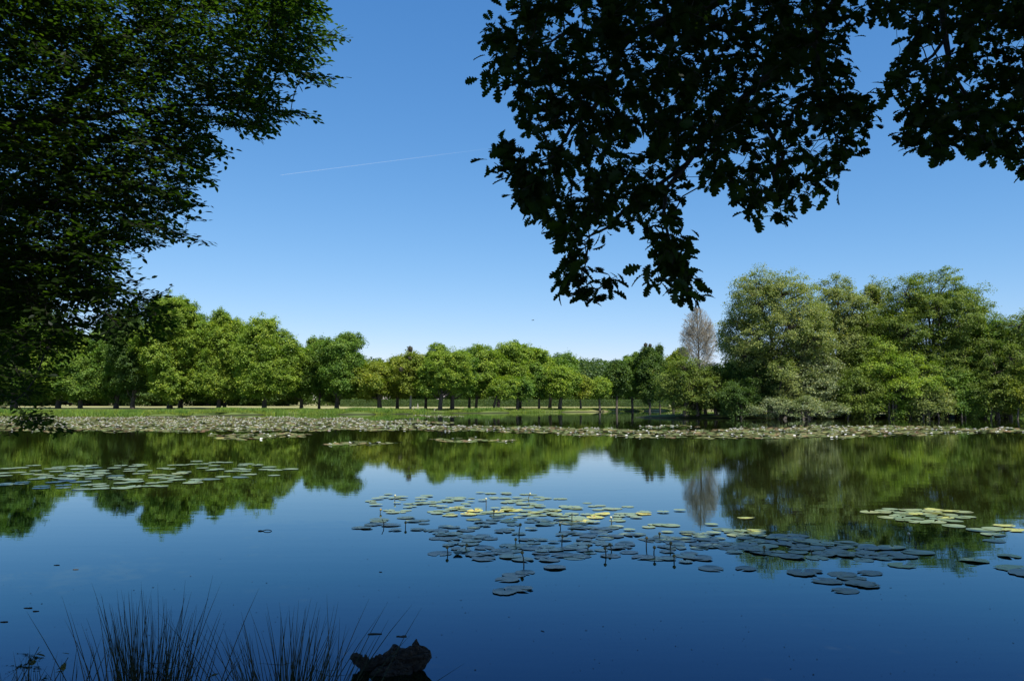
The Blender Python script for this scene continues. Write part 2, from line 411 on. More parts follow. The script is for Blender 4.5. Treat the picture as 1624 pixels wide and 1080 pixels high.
T('slim companion tree just behind and right of the sloping crown', 356, 162, 512, 368, 60, 630, 9, 'leaf_mid', group=ROW)
T('separate round yellow green tree with thick flared trunk and full crown', 419, 150, 506, 424, 94, 630, 10, 'leaf_lime', dens=1.15, group=ROW, tr=.42)
T('smaller dark green tree in the gap right of the round yellow green tree', 478, 158, 548, 478, 66, 632, 11, 'leaf_mid', group=ROW)
T('tree with two peaked crown tops standing apart above its neighbours', 534, 154, 529, 538, 74, 630, 12, 'leaf_mid', dens=1.0, nlobe=14, group=ROW, tr=.42)
T('left lower shoulder tree beside the two peaked tree', 506, 160, 536, 508, 44, 628, 13, 'leaf_mid', nlobe=10, group=ROW)
T('spreading yellow green tree with low crown and thin trunk before the hedge', 602, 154, 572, 596, 92, 634, 14, 'leaf_yellow', group=ROW)
T('low crowned tree with bright yellow green bough beside the spreading tree', 630, 158, 566, 632, 62, 632, 15, 'leaf_yellow', group=ROW)
T('airy yellowish birch with pale thin trunk under the big mistletoe ball', 651, 155, 557, 648, 62, 626, 16, 'leaf_yellow', 'wispy', dens=.8, group=ROW, bark='bark_pale', tr=.22, twigs=120)
T('short tree with dark trunk between the birch and the beached boat', 675, 160, 566, 678, 52, 630, 17, 'leaf_mid', group=ROW)
T('big domed lime green tree right above the beached boat', 698, 152, 546, 705, 84, 628, 18, 'leaf_lime', dens=1.2, group=ROW, tr=.42)
T('tree with thick dark trunk directly behind the beached boat', 717, 156, 560, 728, 56, 628, 19, 'leaf_mid', group=ROW, tr=.42)
T('tree with narrow crown behind the gap right of the big domed tree', 744, 165, 550, 752, 50, 630, 20, 'leaf_mid', group=ROW)
T('tree with flat topped crown left of the highest crown of the middle row', 755, 162, 549, 768, 52, 630, 21, 'leaf_lime', group=ROW)
T('tree with the highest crown of the middle row, bright yellow green top', 790, 168, 544, 806, 66, 622, 22, 'leaf_lime', dens=1.2, group=ROW)
T('small low round tree standing in front of the highest middle crown', 783, 158, 596, 800, 46, 636, 23, 'leaf_lime', group=ROW)
T('second small low round tree right of the first before the middle crowns', 820, 162, 598, 826, 40, 636, 24, 'leaf_mid', group=ROW)
T('tree with broad crown falling away right of the highest middle crown', 824, 178, 552, 846, 66, 625, 25, 'leaf_lime', group=ROW)
T('tree with oval crown and dark thick trunk, mid slope of the falling row', 855, 172, 576, 856, 38, 634, 26, 'leaf_mid', group=ROW)
T('tall tree behind the falling row, last high crown before the distant wood', 872, 190, 561, 884, 64, 622, 27, 'leaf_mid', group=ROW)
T('round lime green tree with thick dark trunk where the row drops low', 888, 170, 581, 892, 54, 632, 28, 'leaf_lime', dens=1.2, group=ROW, tr=.4)
T('thin reddish bough tree with open crown right of the round lime tree', 921, 174, 594, 921, 34, 634, 29, 'leaf_yellow', 'wispy', group=ROW)
T('small mid green tree standing alone before the distant wood', 951, 176, 598, 951, 38, 634, 30, 'leaf_lime', group=ROW)
T('dark slender tree at the right end of the distant wood gap', 978, 180, 572, 980, 40, 628, 31, 'leaf_dark', group=ROW)
T('tree with blue green rounded crown left of the tall dark tree', 1003, 186, 561, 1003, 44, 630, 32, 'leaf_mid', group=ROW)
T('tall narrow dark tree with two mistletoe balls at its top', 1030, 182, 551, 1029, 40, 640, 33, 'leaf_dark', dens=1.2, nlobe=14, group=ROW)
T('narrow dark tree squeezed beside the tall tree with mistletoe', 1047, 188, 549, 1046, 24, 636, 34, 'leaf_dark', nlobe=10, group=ROW)
T('pale green tree half hidden behind the first island bush', 1068, 190, 553, 1070, 44, 630, 35, 'leaf_yellow', group=ROW)
# second row, behind
BACK = 'trees filling the gaps behind the far bank row'
bk = [(-40, 500, 130), (60, 540, 120), (150, 540, 110), (245, 545, 110), (330, 552, 100), (400, 575, 90), (455, 578, 80), (560, 580, 90), (655, 580, 90), (735, 575, 80), (820, 578, 80)]
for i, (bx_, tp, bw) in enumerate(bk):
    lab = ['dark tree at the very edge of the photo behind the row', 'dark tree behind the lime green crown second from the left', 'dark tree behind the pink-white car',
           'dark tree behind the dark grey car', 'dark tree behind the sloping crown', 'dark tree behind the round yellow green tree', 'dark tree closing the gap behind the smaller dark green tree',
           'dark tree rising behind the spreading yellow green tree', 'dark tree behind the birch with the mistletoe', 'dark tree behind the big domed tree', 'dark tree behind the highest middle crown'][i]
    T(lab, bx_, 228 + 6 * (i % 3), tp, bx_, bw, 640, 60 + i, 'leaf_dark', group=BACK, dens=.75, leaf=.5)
bk2 = [(870, 592, 70), (930, 606, 70), (985, 600, 60), (1040, 585, 80), (1110, 588, 90), (1180, 590, 90), (1250, 570, 100), (1330, 580, 100), (1420, 580, 100), (1500, 575, 100), (1570, 580, 90), (1640, 560, 100), (1710, 560, 100)]
lb2 = ['dark tree behind the round lime green tree above the hedge', 'dark low tree behind the thin reddish boughed tree', 'dark low tree behind the slender tree of the gap', 'dark tree behind the tall tree with mistletoe',
       'dark tree far behind the loose olive island bush', 'dark tree far behind the left edge of the island', 'dark tree hidden behind the airy island tree', 'dark tree hidden behind the silvery island bush', 'dark tree hidden behind the yellow green island bush',
       'dark tree hidden behind the largest island dome', 'dark tree seen under the right end of the island', 'dark tree behind the rusty green bush at the right edge', 'dark tree just outside the right photo edge']
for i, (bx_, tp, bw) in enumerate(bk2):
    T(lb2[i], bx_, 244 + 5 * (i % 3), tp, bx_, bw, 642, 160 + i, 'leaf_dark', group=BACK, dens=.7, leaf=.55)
# bare twiggy tree
def bare_tree():
    rng = np.random.default_rng(77)
    D = 118.; b = pt(1109, 648, D); bz = .2
    root = thing('bare_tree', 'leafless brown twiggy tree with rounded top rising behind the first island bush', 'tree', (b[0], D, bz))
    H = pt(1109, 484, D)[2] - bz; Wd = 62 / F * D
    mbt = MB(); zz = np.linspace(0, H * .97, 12)
    tx = np.cumsum(rng.normal(0, .04, 12)); tr_ = np.linspace(.26, .02, 12)
    tube(mbt, np.stack([tx, tx * .3, zz], 1), tr_, 8)
    mbt.build('trunk', M['bark'], root, smooth=True)
    mbl = MB(); A = []; B = []; ra = []; rb = []
    def env(z):   # crown half width at height
        t = np.clip((z - H * .38) / (H * .62), 0, 1); return Wd / 2 * np.interp(t, [0, .2, .45, .7, .9, 1], [.75, 1, 1, .82, .45, .1])
    def grow(p, d, L, r, lev):
        n = 4; prev = p
        for k in range(n):
            d = unit(d + rng.normal(0, .12, 3) + np.array([0, 0, .07])); q_ = prev + d * L / n
            if math.hypot(q_[0] - 0, q_[1]) > env(q_[2]) * rng.uniform(.95, 1.15) and lev > 0: return
            A.append(prev); B.append(q_); ra.append(r * (1 - k / n * .5)); rb.append(r * (1 - (k + 1) / n * .5))
            if lev < 3:
                for _ in range(2 if lev else 3):
                    dd = unit(d * .9 + rng.normal(0, .55, 3)); grow(q_, dd, L * rng.uniform(.38, .6), r * .42, lev + 1)
            prev = q_
    for k in range(46):
        z = H * rng.uniform(.34, .95); a = rng.uniform(0, 2 * np.pi)
        grow(np.array([np.interp(z, zz, tx), np.interp(z, zz, tx) * .3, z]), unit(np.array([math.cos(a), math.sin(a), .75])), env(z) * 1.05 + .3, .055, 0)
    edge_tubes(mbl, A, B, ra, rb, 4)
    mbl.build('crown', M['twig'], root)
bare_tree()
# island
IS = 'trees and bushes crowding the island'
T('loose olive bush at the left tip of the island, in front of the bare tree', 1102, 101, 566, 1098, 112, 664, 101, 'leaf_olive', 'bush', name='bush', cat='bush', group=IS, stems=9, twigs=500, dens=1.0, nlobe=22, depth=.7)
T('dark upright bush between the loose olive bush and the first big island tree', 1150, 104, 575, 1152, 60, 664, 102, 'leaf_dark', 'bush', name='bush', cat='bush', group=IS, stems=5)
T('airy greyish island tree with ragged left edge and the tallest left top', 1225, 99, 434, 1228, 162, 640, 103, 'leaf_grey', 'wispy', group=IS, dens=1.25, nlobe=30, twigs=700, depth=.8, tr=.35)
T('mid green island tree between the airy left tree and the thin tufted one', 1335, 101, 438, 1340, 130, 630, 104, 'leaf_grey', group=IS, dens=1.0, nlobe=26, twigs=400, depth=.8, tr=.35)
T('thin tufted tree poking up in the notch of the island skyline', 1388, 104, 444, 1390, 76, 600, 105, 'leaf_grey', 'wispy', group=IS, dens=.8, twigs=400)
T('largest domed island tree, smooth rounded top right of the notch', 1484, 100, 434, 1482, 208, 640, 106, 'leaf_olive', group=IS, dens=1.05, nlobe=34, twigs=500, depth=.7, tr=.4)
T('island tree stepping down right of the largest dome, ragged edge', 1555, 99, 462, 1560, 128, 640, 107, 'leaf_mid', group=IS, nlobe=22, twigs=300, depth=.8)
T('bright green tree near the right edge of the photo over the water', 1600, 96, 500, 1602, 116, 650, 108, 'leaf_olive', group=IS, nlobe=22, twigs=200)
T('dark tree cut by the right edge of the photo', 1650, 104, 500, 1655, 110, 645, 109, 'leaf_mid', group=IS, nlobe=20)
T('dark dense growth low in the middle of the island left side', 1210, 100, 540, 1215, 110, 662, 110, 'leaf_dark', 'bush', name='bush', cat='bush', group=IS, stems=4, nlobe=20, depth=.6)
T('silvery leaved bush climbing the middle of the island', 1290, 97, 540, 1292, 92, 662, 111, 'leaf_silver', 'bush', name='bush', cat='bush', group=IS, stems=5, dens=.95, nlobe=22, twigs=100, depth=.6)
T('low pale bush spreading out over the water at the island foot', 1268, 93.5, 628, 1262, 150, 667, 112, 'leaf_silver', 'bush', name='bush', cat='bush', group=IS, stems=7, nlobe=26, twigs=160, depth=.35, dens=1.5)
T('yellow green bush in the centre right of the island foot', 1425, 96, 536, 1420, 125, 663, 113, 'leaf_lime', 'bush', name='bush', cat='bush', group=IS, stems=6, nlobe=26, depth=.55, twigs=100)
T('dull olive bush low at the island foot left of the yellow green bush', 1362, 95, 585, 1360, 80, 665, 114, 'leaf_olive', 'bush', name='bush', cat='bush', group=IS, stems=5, depth=.6)
T('shaded green bush under the largest dome, above the dark gap', 1505, 97, 560, 1510, 95, 655, 115, 'leaf_mid', 'bush', name='bush', cat='bush', group=IS, stems=4, nlobe=20, depth=.6)
T('light green bush hanging over the water at the right end of the island', 1572, 94, 590, 1575, 80, 656, 116, 'leaf_olive', 'bush', name='bush', cat='bush', group=IS, stems=4, depth=.6)
T('rusty green bush at the right photo edge above the bank strip', 1622, 92, 580, 1625, 60, 655, 117, 'leaf_yellow', 'bush', name='bush', cat='bush', group=IS, stems=3, depth=.6)

T('leafy green bush trailing in the water left of the dark gap of the island', 1475, 94.5, 600, 1472, 84, 666, 118, 'leaf_grey', 'bush', name='bush', cat='bush', group=IS, stems=5, depth=.5)
T('soft green bush filling the island foot right of the dark gap', 1535, 95, 596, 1538, 72, 664, 119, 'leaf_mid', 'bush', name='bush', cat='bush', group=IS, stems=4, depth=.5)
T('rounded green tree in the middle of the island behind the silvery bush', 1375, 99, 500, 1375, 110, 640, 120, 'leaf_olive', group=IS, depth=.6, nlobe=24)
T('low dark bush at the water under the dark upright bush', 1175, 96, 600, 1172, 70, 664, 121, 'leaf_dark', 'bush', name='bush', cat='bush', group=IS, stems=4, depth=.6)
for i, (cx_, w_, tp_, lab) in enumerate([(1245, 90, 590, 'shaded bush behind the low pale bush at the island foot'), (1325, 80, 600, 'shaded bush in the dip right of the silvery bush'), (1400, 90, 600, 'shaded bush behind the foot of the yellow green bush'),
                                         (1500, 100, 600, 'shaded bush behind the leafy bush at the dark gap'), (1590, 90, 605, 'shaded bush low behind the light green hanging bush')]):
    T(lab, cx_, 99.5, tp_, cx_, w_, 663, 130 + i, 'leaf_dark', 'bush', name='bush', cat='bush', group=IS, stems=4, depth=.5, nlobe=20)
# distant wood
rng = np.random.default_rng(5)
n = 900; mbw = MB()
ax = rng.uniform(-200, 330, n); ay = rng.uniform(430, 560, n); az = 4 + rng.uniform(8, 15, n) + (ay - 430) * .07 + 2 * np.sin(ax * .05)
cl = np.stack([ax, ay, az], 1)
off = unit(rng.normal(size=(n, 130, 3))) * rng.uniform(.7, 1, (n, 130, 1)) * np.array([5.5, 5.5, 6.5])
LP = (cl[:, None] + off).reshape(-1, 3); LN = (off + rng.normal(size=off.shape) * 2 + np.array([0, 0, 2])).reshape(-1, 3)
diamonds(mbw, LP, LN, rng.uniform(1.0, 2.0, len(LP)), .7, rng)
tag(mbw.build('distant_wood', M['leaf_wood']), 'far wooded hillside seen in the low gap of the tree line', 'wood', kind='stuff')

# mistletoe balls
def ball(px, py, D, r, label, name='mistletoe'):
    rng = np.random.default_rng(int(px)); c = pt(px, py, D)
    mb = MB(); d = unit(rng.normal(size=(1500, 3))); pp = d * r * rng.uniform(.35, 1, (1500, 1)) * np.array([.92, .92, 1.05])
    diamonds(mb, pp, d + rng.normal(size=d.shape) * .5, .14, .5, rng)
    k = d[:90]; edge_tubes(mb, np.zeros((90, 3)), k * r * .95, .02, .008, 4)
    o = mb.build(name, M['leaf_mistle'], loc=tuple(c)); tag(o, label, 'mistletoe', 'mistletoe balls growing in the far bank trees')
ball(650.5, 553.5, 153, .62, 'large dark brown mistletoe ball on top of the airy birch')
ball(650, 568, 152.5, .36, 'small mistletoe ball just below the large one in the birch')
ball(636, 586, 150, .5, 'reddish brown mistletoe ball low in the crown left of the birch')
ball(1024, 547, 180, .5, 'left mistletoe ball on top of the tall narrow dark tree')
ball(1031, 548, 180, .45, 'right mistletoe ball on top of the tall narrow dark tree')

# hedge behind the lawn
rng = np.random.default_rng(8)
A_, B_ = pt(540, 640, 212), pt(1060, 640, 222)
h0 = thing('clipped_hedge', 'long straight clipped green hedge behind the dry lawn', 'hedge', (A_[0], A_[1], gz(A_[0], 212) - .02), math.atan2(B_[1] - A_[1], B_[0] - A_[0]))
L = float(np.hypot(B_[0] - A_[0], B_[1] - A_[1])); HH = 1.85
mb = MB(); box(mb, (L / 2, 0, HH * .48), (L - .3, 1.0, HH * .93)); mb.build('branch_core', M['bark_dark'], h0)
n = 52000; u = rng.uniform(0, L, n); s = rng.uniform(size=n)
pp = np.where((s < .55)[:, None], np.stack([u, -.6 + rng.normal(0, .05, n), rng.uniform(0, HH, n)], 1),
     np.where((s < .8)[:, None], np.stack([u, rng.uniform(-.6, .6, n), HH + rng.normal(0, .04, n)], 1), np.stack([u, .6 + rng.normal(0, .05, n), rng.uniform(0, HH, n)], 1)))
nn = np.where((s < .55)[:, None], [[0, -1, .2]], np.where((s < .8)[:, None], [[0, 0, 1.]], [[0, 1, .2]])) + rng.normal(0, .5, (n, 3))
mb = MB(); diamonds(mb, pp, nn, .26, .7, rng); mb.build('leaves', M['hedge'], h0)

# dark undergrowth closing the view under the left trees
rng = np.random.default_rng(9)
for i, (a, b_, lab) in enumerate([(-60, 90, 'dark shrub belt at the left end of the lawn behind the cars'), (95, 270, 'dark shrub belt closing the lawn behind the parked cars'),
                                  (265, 420, 'dark shrub belt behind the lawn under the sloping crown'), (400, 560, 'dark shrub belt between the round tree and the hedge'), (550, 800, 'dark shrubs rising behind the left half of the clipped hedge'), (800, 1060, 'dark shrubs rising behind the right half of the clipped hedge'), (1060, 1400, 'dark shrubs behind the far shore left of the island'), (1400, 1720, 'dark shrubs behind the bank strip at the right edge')]):
    D = 262 if i < 2 else (240 if i < 3 else 252)
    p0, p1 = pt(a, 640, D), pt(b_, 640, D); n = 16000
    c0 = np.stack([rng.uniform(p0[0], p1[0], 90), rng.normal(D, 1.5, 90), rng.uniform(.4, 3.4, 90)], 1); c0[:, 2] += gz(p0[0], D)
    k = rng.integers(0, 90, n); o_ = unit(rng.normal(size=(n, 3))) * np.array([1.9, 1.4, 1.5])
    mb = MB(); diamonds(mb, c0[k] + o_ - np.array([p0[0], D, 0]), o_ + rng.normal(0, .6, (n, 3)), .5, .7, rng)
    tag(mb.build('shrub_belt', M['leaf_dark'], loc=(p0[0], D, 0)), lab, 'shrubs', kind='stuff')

# ------------------------------------------------------------------ bank grass and reeds (stuff)
rng = np.random.default_rng(21)
def blades(n, gen, hmin, hmax, wid, name, mat, label, cat, lean=.25, seg=1):
    x, y = gen(n); z = height(x, y); k = z > -.25; x, y, z = x[k], y[k], np.maximum(z[k], -.05); n = len(x)
    h = rng.uniform(hmin, hmax, n); a = rng.uniform(0, np.pi, n); lx = rng.normal(0, lean, n) * h; ly = rng.normal(0, lean, n) * h
    dx, dy = np.cos(a) * wid, np.sin(a) * wid
    P = np.stack([x, y, z], 1)
    V = np.stack([P + np.stack([-dx, -dy, 0 * x], 1), P + np.stack([dx, dy, 0 * x], 1),
                  P + np.stack([lx * .4 + dx * .7, ly * .4 + dy * .7, h * .6], 1), P + np.stack([lx, ly, h], 1)], 1)
    mb = MB(); mb.add(V.reshape(-1, 3), np.arange(n * 4).reshape(-1, 4))
    return tag(mb.build(name, mat), label, cat, kind='stuff')
def g1(n):
    a = rng.uniform(-80, 1700, n); D0 = np.interp(a, SH_PX, SH_D); D = D0 + rng.uniform(-.2, 1, n) ** 2 * 26
    return (a - CX) / F * D, D
blades(70000, g1, .12, .30, .05, 'bank_grass', M['grass'], 'green grass growing along the far bank', 'grass')
def g2(n):
    cs = rng.uniform(-20, 700, 34); cs = np.concatenate([cs, [205, 210, 200, 350, 368, 380, 565, 572, 560, 580, 745, 760, 775, 790, 600, 140]])
    a = cs[rng.integers(0, len(cs), n)] + rng.normal(0, 5, n); D0 = np.interp(a, SH_PX, SH_D); D = D0 + rng.uniform(.3, 3.2, n)
    return (a - CX) / F * D, D
blades(11000, g2, .35, .75, .045, 'bank_reeds', M['leaf_mid'], 'tufts of taller reeds at the water edge of the far bank', 'reeds', .18)

# ------------------------------------------------------------------ parked cars, boat, posts
def car_paint(name, c): return pmat(name, c, tuple(x * .92 for x in c), .3, 2, coat=.6)
M['glass'] = pmat('dark car glass', (.015, .018, .02), None, .08, 3)
M['tyre'] = pmat('tyre rubber', (.02, .02, .02), None, .8, 8)
M['rim'] = pmat('wheel rim metal', (.5, .5, .5), None, .35, 8, metal=.8)
M['lamp_red'] = pmat('red tail lamp', (.5, .02, .02), None, .2, 8)
def make_car(label, px, D, rot, paint, kind='car'):
    p = pt(px, 645, D); z = gz(p[0], D)
    root = thing('parked_car' if kind == 'car' else 'parked_van', label, 'car' if kind == 'car' else 'van', (p[0], D, z), rot, 'vehicles parked behind the far trees')
    if kind == 'car':
        prof = [(-2.1, .35), (-2.15, .75), (-2.0, .95), (-1.55, 1.02), (-1.0, 1.42), (.35, 1.45), (1.05, 1.0), (1.95, .88), (2.12, .65), (2.1, .35)]
        Wd = 1.72; wins = [((-1.45, 1.05), (-.95, 1.37), (-.35, 1.40), (-.35, 1.05)), ((-.28, 1.05), (-.28, 1.40), (.3, 1.39), (.85, 1.05))]
    else:
        prof = [(-2.4, .35), (-2.45, 1.1), (-2.35, 2.0), (-2.2, 2.1), (1.1, 2.1), (1.75, 1.25), (2.35, 1.05), (2.45, .7), (2.42, .35)]
        Wd = 1.9; wins = [((-1.9, 1.3), (-1.9, 1.85), (-.2, 1.85), (-.2, 1.3)), ((-.1, 1.3), (-.1, 1.85), (1.05, 1.85), (1.5, 1.3))]
    pr = np.array(prof); n = len(pr); mid = pr[:, 1].copy()
    sc = np.where(pr[:, 1] > 1.1, .82, 1.0) if kind == 'car' else np.where(pr[:, 1] > 1.5, .93, 1.0)
    L_ = np.stack([pr[:, 0], -Wd / 2 * sc, mid], 1); R_ = np.stack([pr[:, 0], Wd / 2 * sc, mid], 1)
    i = np.arange(n); j = (i + 1) % n
    mb = MB(); mb.add(np.vstack([L_, R_]), np.stack([i, i + n, j + n, j], 1), i[None], (i[::-1] + n)[None])
    body = mb.build('body', paint, root)
    bv = body.modifiers.new('bevel', 'BEVEL'); bv.width = .05; bv.segments = 2; bv.limit_method = 'ANGLE'
    for sgn in (-1, 1):
        for wq in wins:
            mb = MB(); V = []
            for (x, zz_) in wq:
                s_ = np.interp(zz_, [1.02, 1.42], [1, .82]) if kind == 'car' else np.interp(zz_, [1.2, 2.0], [1, .93])
                V.append([x, sgn * (Wd / 2 * s_ + .012), zz_])
            V = np.array(V); V2 = V - np.array([0, sgn * .03, 0])
            mb.add(np.vstack([V, V2]), [[0, 1, 2, 3], [7, 6, 5, 4], [0, 4, 5, 1], [1, 5, 6, 2], [2, 6, 7, 3], [3, 7, 4, 0]])
            mb.build('window', M['glass'], root)
        for x in (-1.3, 1.35):
            mb = MB(); a = np.linspace(0, 2 * np.pi, 18, endpoint=False)
            tube(mb, [[x, sgn * (Wd / 2 - .17), .32], [x, sgn * (Wd / 2 + .02), .32]], .32, 18)
            wh = mb.build('wheel', M['tyre'], root)
            mb = MB(); tube(mb, [[x, sgn * (Wd / 2 + .0), .32], [x, sgn * (Wd / 2 + .035), .32]], .19, 14); mb.build('rim', M['rim'], wh)
        xr = pr[1, 0]
        mb = MB(); box(mb, (xr - .0, sgn * (Wd / 2 - .17), .78), (.12, .26, .16)); mb.build('tail_light', M['lamp_red'], root)
    mb = MB()
    if kind == 'car': box(mb, (-1.30, 0, 1.24), (.05, 1.1, .3), 0)
    else: box(mb, (-2.41, 0, 1.65), (.05, 1.3, .45), 0)
    mb.build('rear_window', M['glass'], root)
    return root
make_car('red car parked under the trees at far left, partly behind leaves', 103, 246, R(25), car_paint('red paint', (.45, .03, .04)))
make_car('pinkish white car seen from behind, between two trunks at left', 143, 244, R(83), car_paint('pinkish white paint', (.72, .55, .55)))
make_car('long dark grey car parked on the mound left of the thick trunks', 248, 240, R(176), car_paint('dark grey paint', (.03, .035, .045)))
make_car('white van standing behind the dark grey car', 240, 252, R(5), car_paint('white paint', (.8, .8, .78)), 'van')
# beached boat
M['wood_pale'] = pmat('weathered pale wood', (.42, .38, .32), (.30, .27, .22), .8, 6, vec=(1, 6, 6))
M['wood_dark'] = pmat('tarred dark wood', (.05, .035, .028), (.03, .022, .018), .7, 6)
def boat():
    p = gp(706, 653.5, 0.05); root = thing('rowing_boat', 'small dark rowing boat with pale gunwale drawn up at the far bank', 'boat', (p[0], p[1] - .5, .1), R(-6))
    xs_ = np.linspace(-1.85, 1.85, 17); t = (xs_ / 1.85)
    wv = .62 * np.sqrt(np.clip(1 - np.abs(t) ** 2.6, 0, 1)) + .03; zt = .42 + .14 * t ** 2; zb = .02 + .16 * t ** 4
    rows = []
    for k, fr in enumerate([-1, -.92, -.55, 0, .55, .92, 1]):
        z_ = zb + (zt - zb) * abs(fr) ** 1.8
        rows.append(np.stack([xs_, wv * fr, z_], 1))
    V = np.array(rows); m_, n_ = V.shape[:2]; idx = np.arange(m_ * n_).reshape(m_, n_)
    q = np.stack([idx[:-1, :-1], idx[:-1, 1:], idx[1:, 1:], idx[1:, :-1]], -1).reshape(-1, 4)
    mb = MB(); mb.add(V.reshape(-1, 3), q); o = mb.build('hull', M['wood_dark'], root, smooth=True)
    s_ = o.modifiers.new('thick', 'SOLIDIFY'); s_.thickness = .03
    mb = MB()
    for sg in (-1, 1): tube(mb, np.stack([xs_, wv * sg, zt + .02], 1), .035, 6)
    mb.build('gunwale', M['wood_pale'], root)
    for x in (-.8, .1, .9):
        mb = MB(); box(mb, (x, 0, .34), (.22, 1.02, .03)); mb.build('bench', M['wood_pale'], root)
boat()
for i, (px, lab, hgt, ln) in enumerate([(655, 'short leaning pale stake on the bank below the birch', .8, .1), (661.5, 'left of two thin pale stakes right of the birch', 1.25, .12), (664, 'right of two thin pale stakes right of the birch', 1.0, -.14), (688, 'white topped mooring post at the bow of the beached boat', .55, .3)]):
    p = pt(px, 650, 149); z = gz(p[0], 149); mb = MB(); tube(mb, [[0, 0, -.1], [ln * .5, 0, hgt * .5], [ln, 0, hgt]], [.06, .055, .045], 7)
    tag(mb.build('wooden_post', M['wood_pale'], loc=(p[0], 149, z)), lab, 'post', 'pale wooden stakes on the far bank')

# ------------------------------------------------------------------ water lilies
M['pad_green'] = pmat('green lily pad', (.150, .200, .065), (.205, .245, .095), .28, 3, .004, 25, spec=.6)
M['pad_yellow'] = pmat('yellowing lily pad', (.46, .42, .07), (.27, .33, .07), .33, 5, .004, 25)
M['pad_shade'] = pmat('shade darkened lily pad', (.075, .110, .045), (.050, .075, .035), .3, 7, .004, 25, spec=.6)  # pad green with shade put into its colour, mainly for the shaded patches
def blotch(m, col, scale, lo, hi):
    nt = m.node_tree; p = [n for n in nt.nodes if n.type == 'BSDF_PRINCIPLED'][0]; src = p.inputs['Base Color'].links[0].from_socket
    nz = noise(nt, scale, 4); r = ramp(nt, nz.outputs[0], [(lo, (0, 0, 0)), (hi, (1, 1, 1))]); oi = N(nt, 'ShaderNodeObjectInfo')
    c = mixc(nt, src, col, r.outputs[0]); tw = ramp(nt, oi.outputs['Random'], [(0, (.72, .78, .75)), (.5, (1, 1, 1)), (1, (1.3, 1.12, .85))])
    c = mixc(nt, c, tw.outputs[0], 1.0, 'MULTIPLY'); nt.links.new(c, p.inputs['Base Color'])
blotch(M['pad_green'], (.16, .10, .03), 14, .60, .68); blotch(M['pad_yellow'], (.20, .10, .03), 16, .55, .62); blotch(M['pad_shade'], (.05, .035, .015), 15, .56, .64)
M['pad_belt'] = pmat('dense lily pads', (.160, .150, .080), (.110, .130, .060), .4, .8, spec=.5)
M['pad_brown'] = pmat('reddish pads', (.18, .10, .07), (.16, .14, .08), .45, 3)
M['petal'] = pmat('white petals', (.82, .80, .70), (.85, .85, .82), .6, 20)
M['bud_y'] = pmat('yellow bud', (.22, .17, .04), (.12, .10, .03), .5, 20)
M['bud_w'] = pmat('pale bud', (.45, .44, .30), (.35, .36, .2), .5, 20)
M['stalk'] = pmat('lily stalk', (.06, .05, .03), (.04, .045, .02), .6, 20)
def pad_mesh(rng, ragged=0.0, seg=26, curl=.0):
    notch = .16; a = np.linspace(notch, 2 * np.pi - notch, seg)
    r = 1 + .03 * np.sin(3 * a + rng.uniform(0, 6)) + rng.normal(0, ragged, seg)
    rim = np.stack([r * np.cos(a), r * np.sin(a) * .95, .008 + .012 * np.abs(np.sin(a * 2 + rng.uniform(0, 6))) + curl * np.clip(np.cos(a - rng.uniform(0, 6)), 0, 1) ** 3], 1)
    inn = np.stack([.6 * np.cos(a), .6 * np.sin(a), np.full(seg, .006)], 1)
    V = np.vstack([[[.05, 0, .0]], inn, rim]); i = np.arange(1, seg)
    tri = np.stack([0 * i, i, i + 1], 1); qd = np.stack([i, i + seg, i + seg + 1, i + 1], 1)
    return V, tri, qd
def pad_proto(seed, mat, ragged, curl):
    rng = np.random.default_rng(seed); V, tri, qd = pad_mesh(rng, ragged, curl=curl)
    V = V * .15; V[:, 2] *= 1.0; mb = MB(); mb.add(V, tri, qd); o = mb.build('lily_pad', M[mat], smooth=True)
    return o
protos = {k: [pad_proto(100 * i + j, k, rg, cu) for j in range(4)] for i, (k, rg, cu) in enumerate([('pad_green', .012, .03), ('pad_yellow', .06, .10), ('pad_shade', .045, .05)])}
used = set(); npads = 0
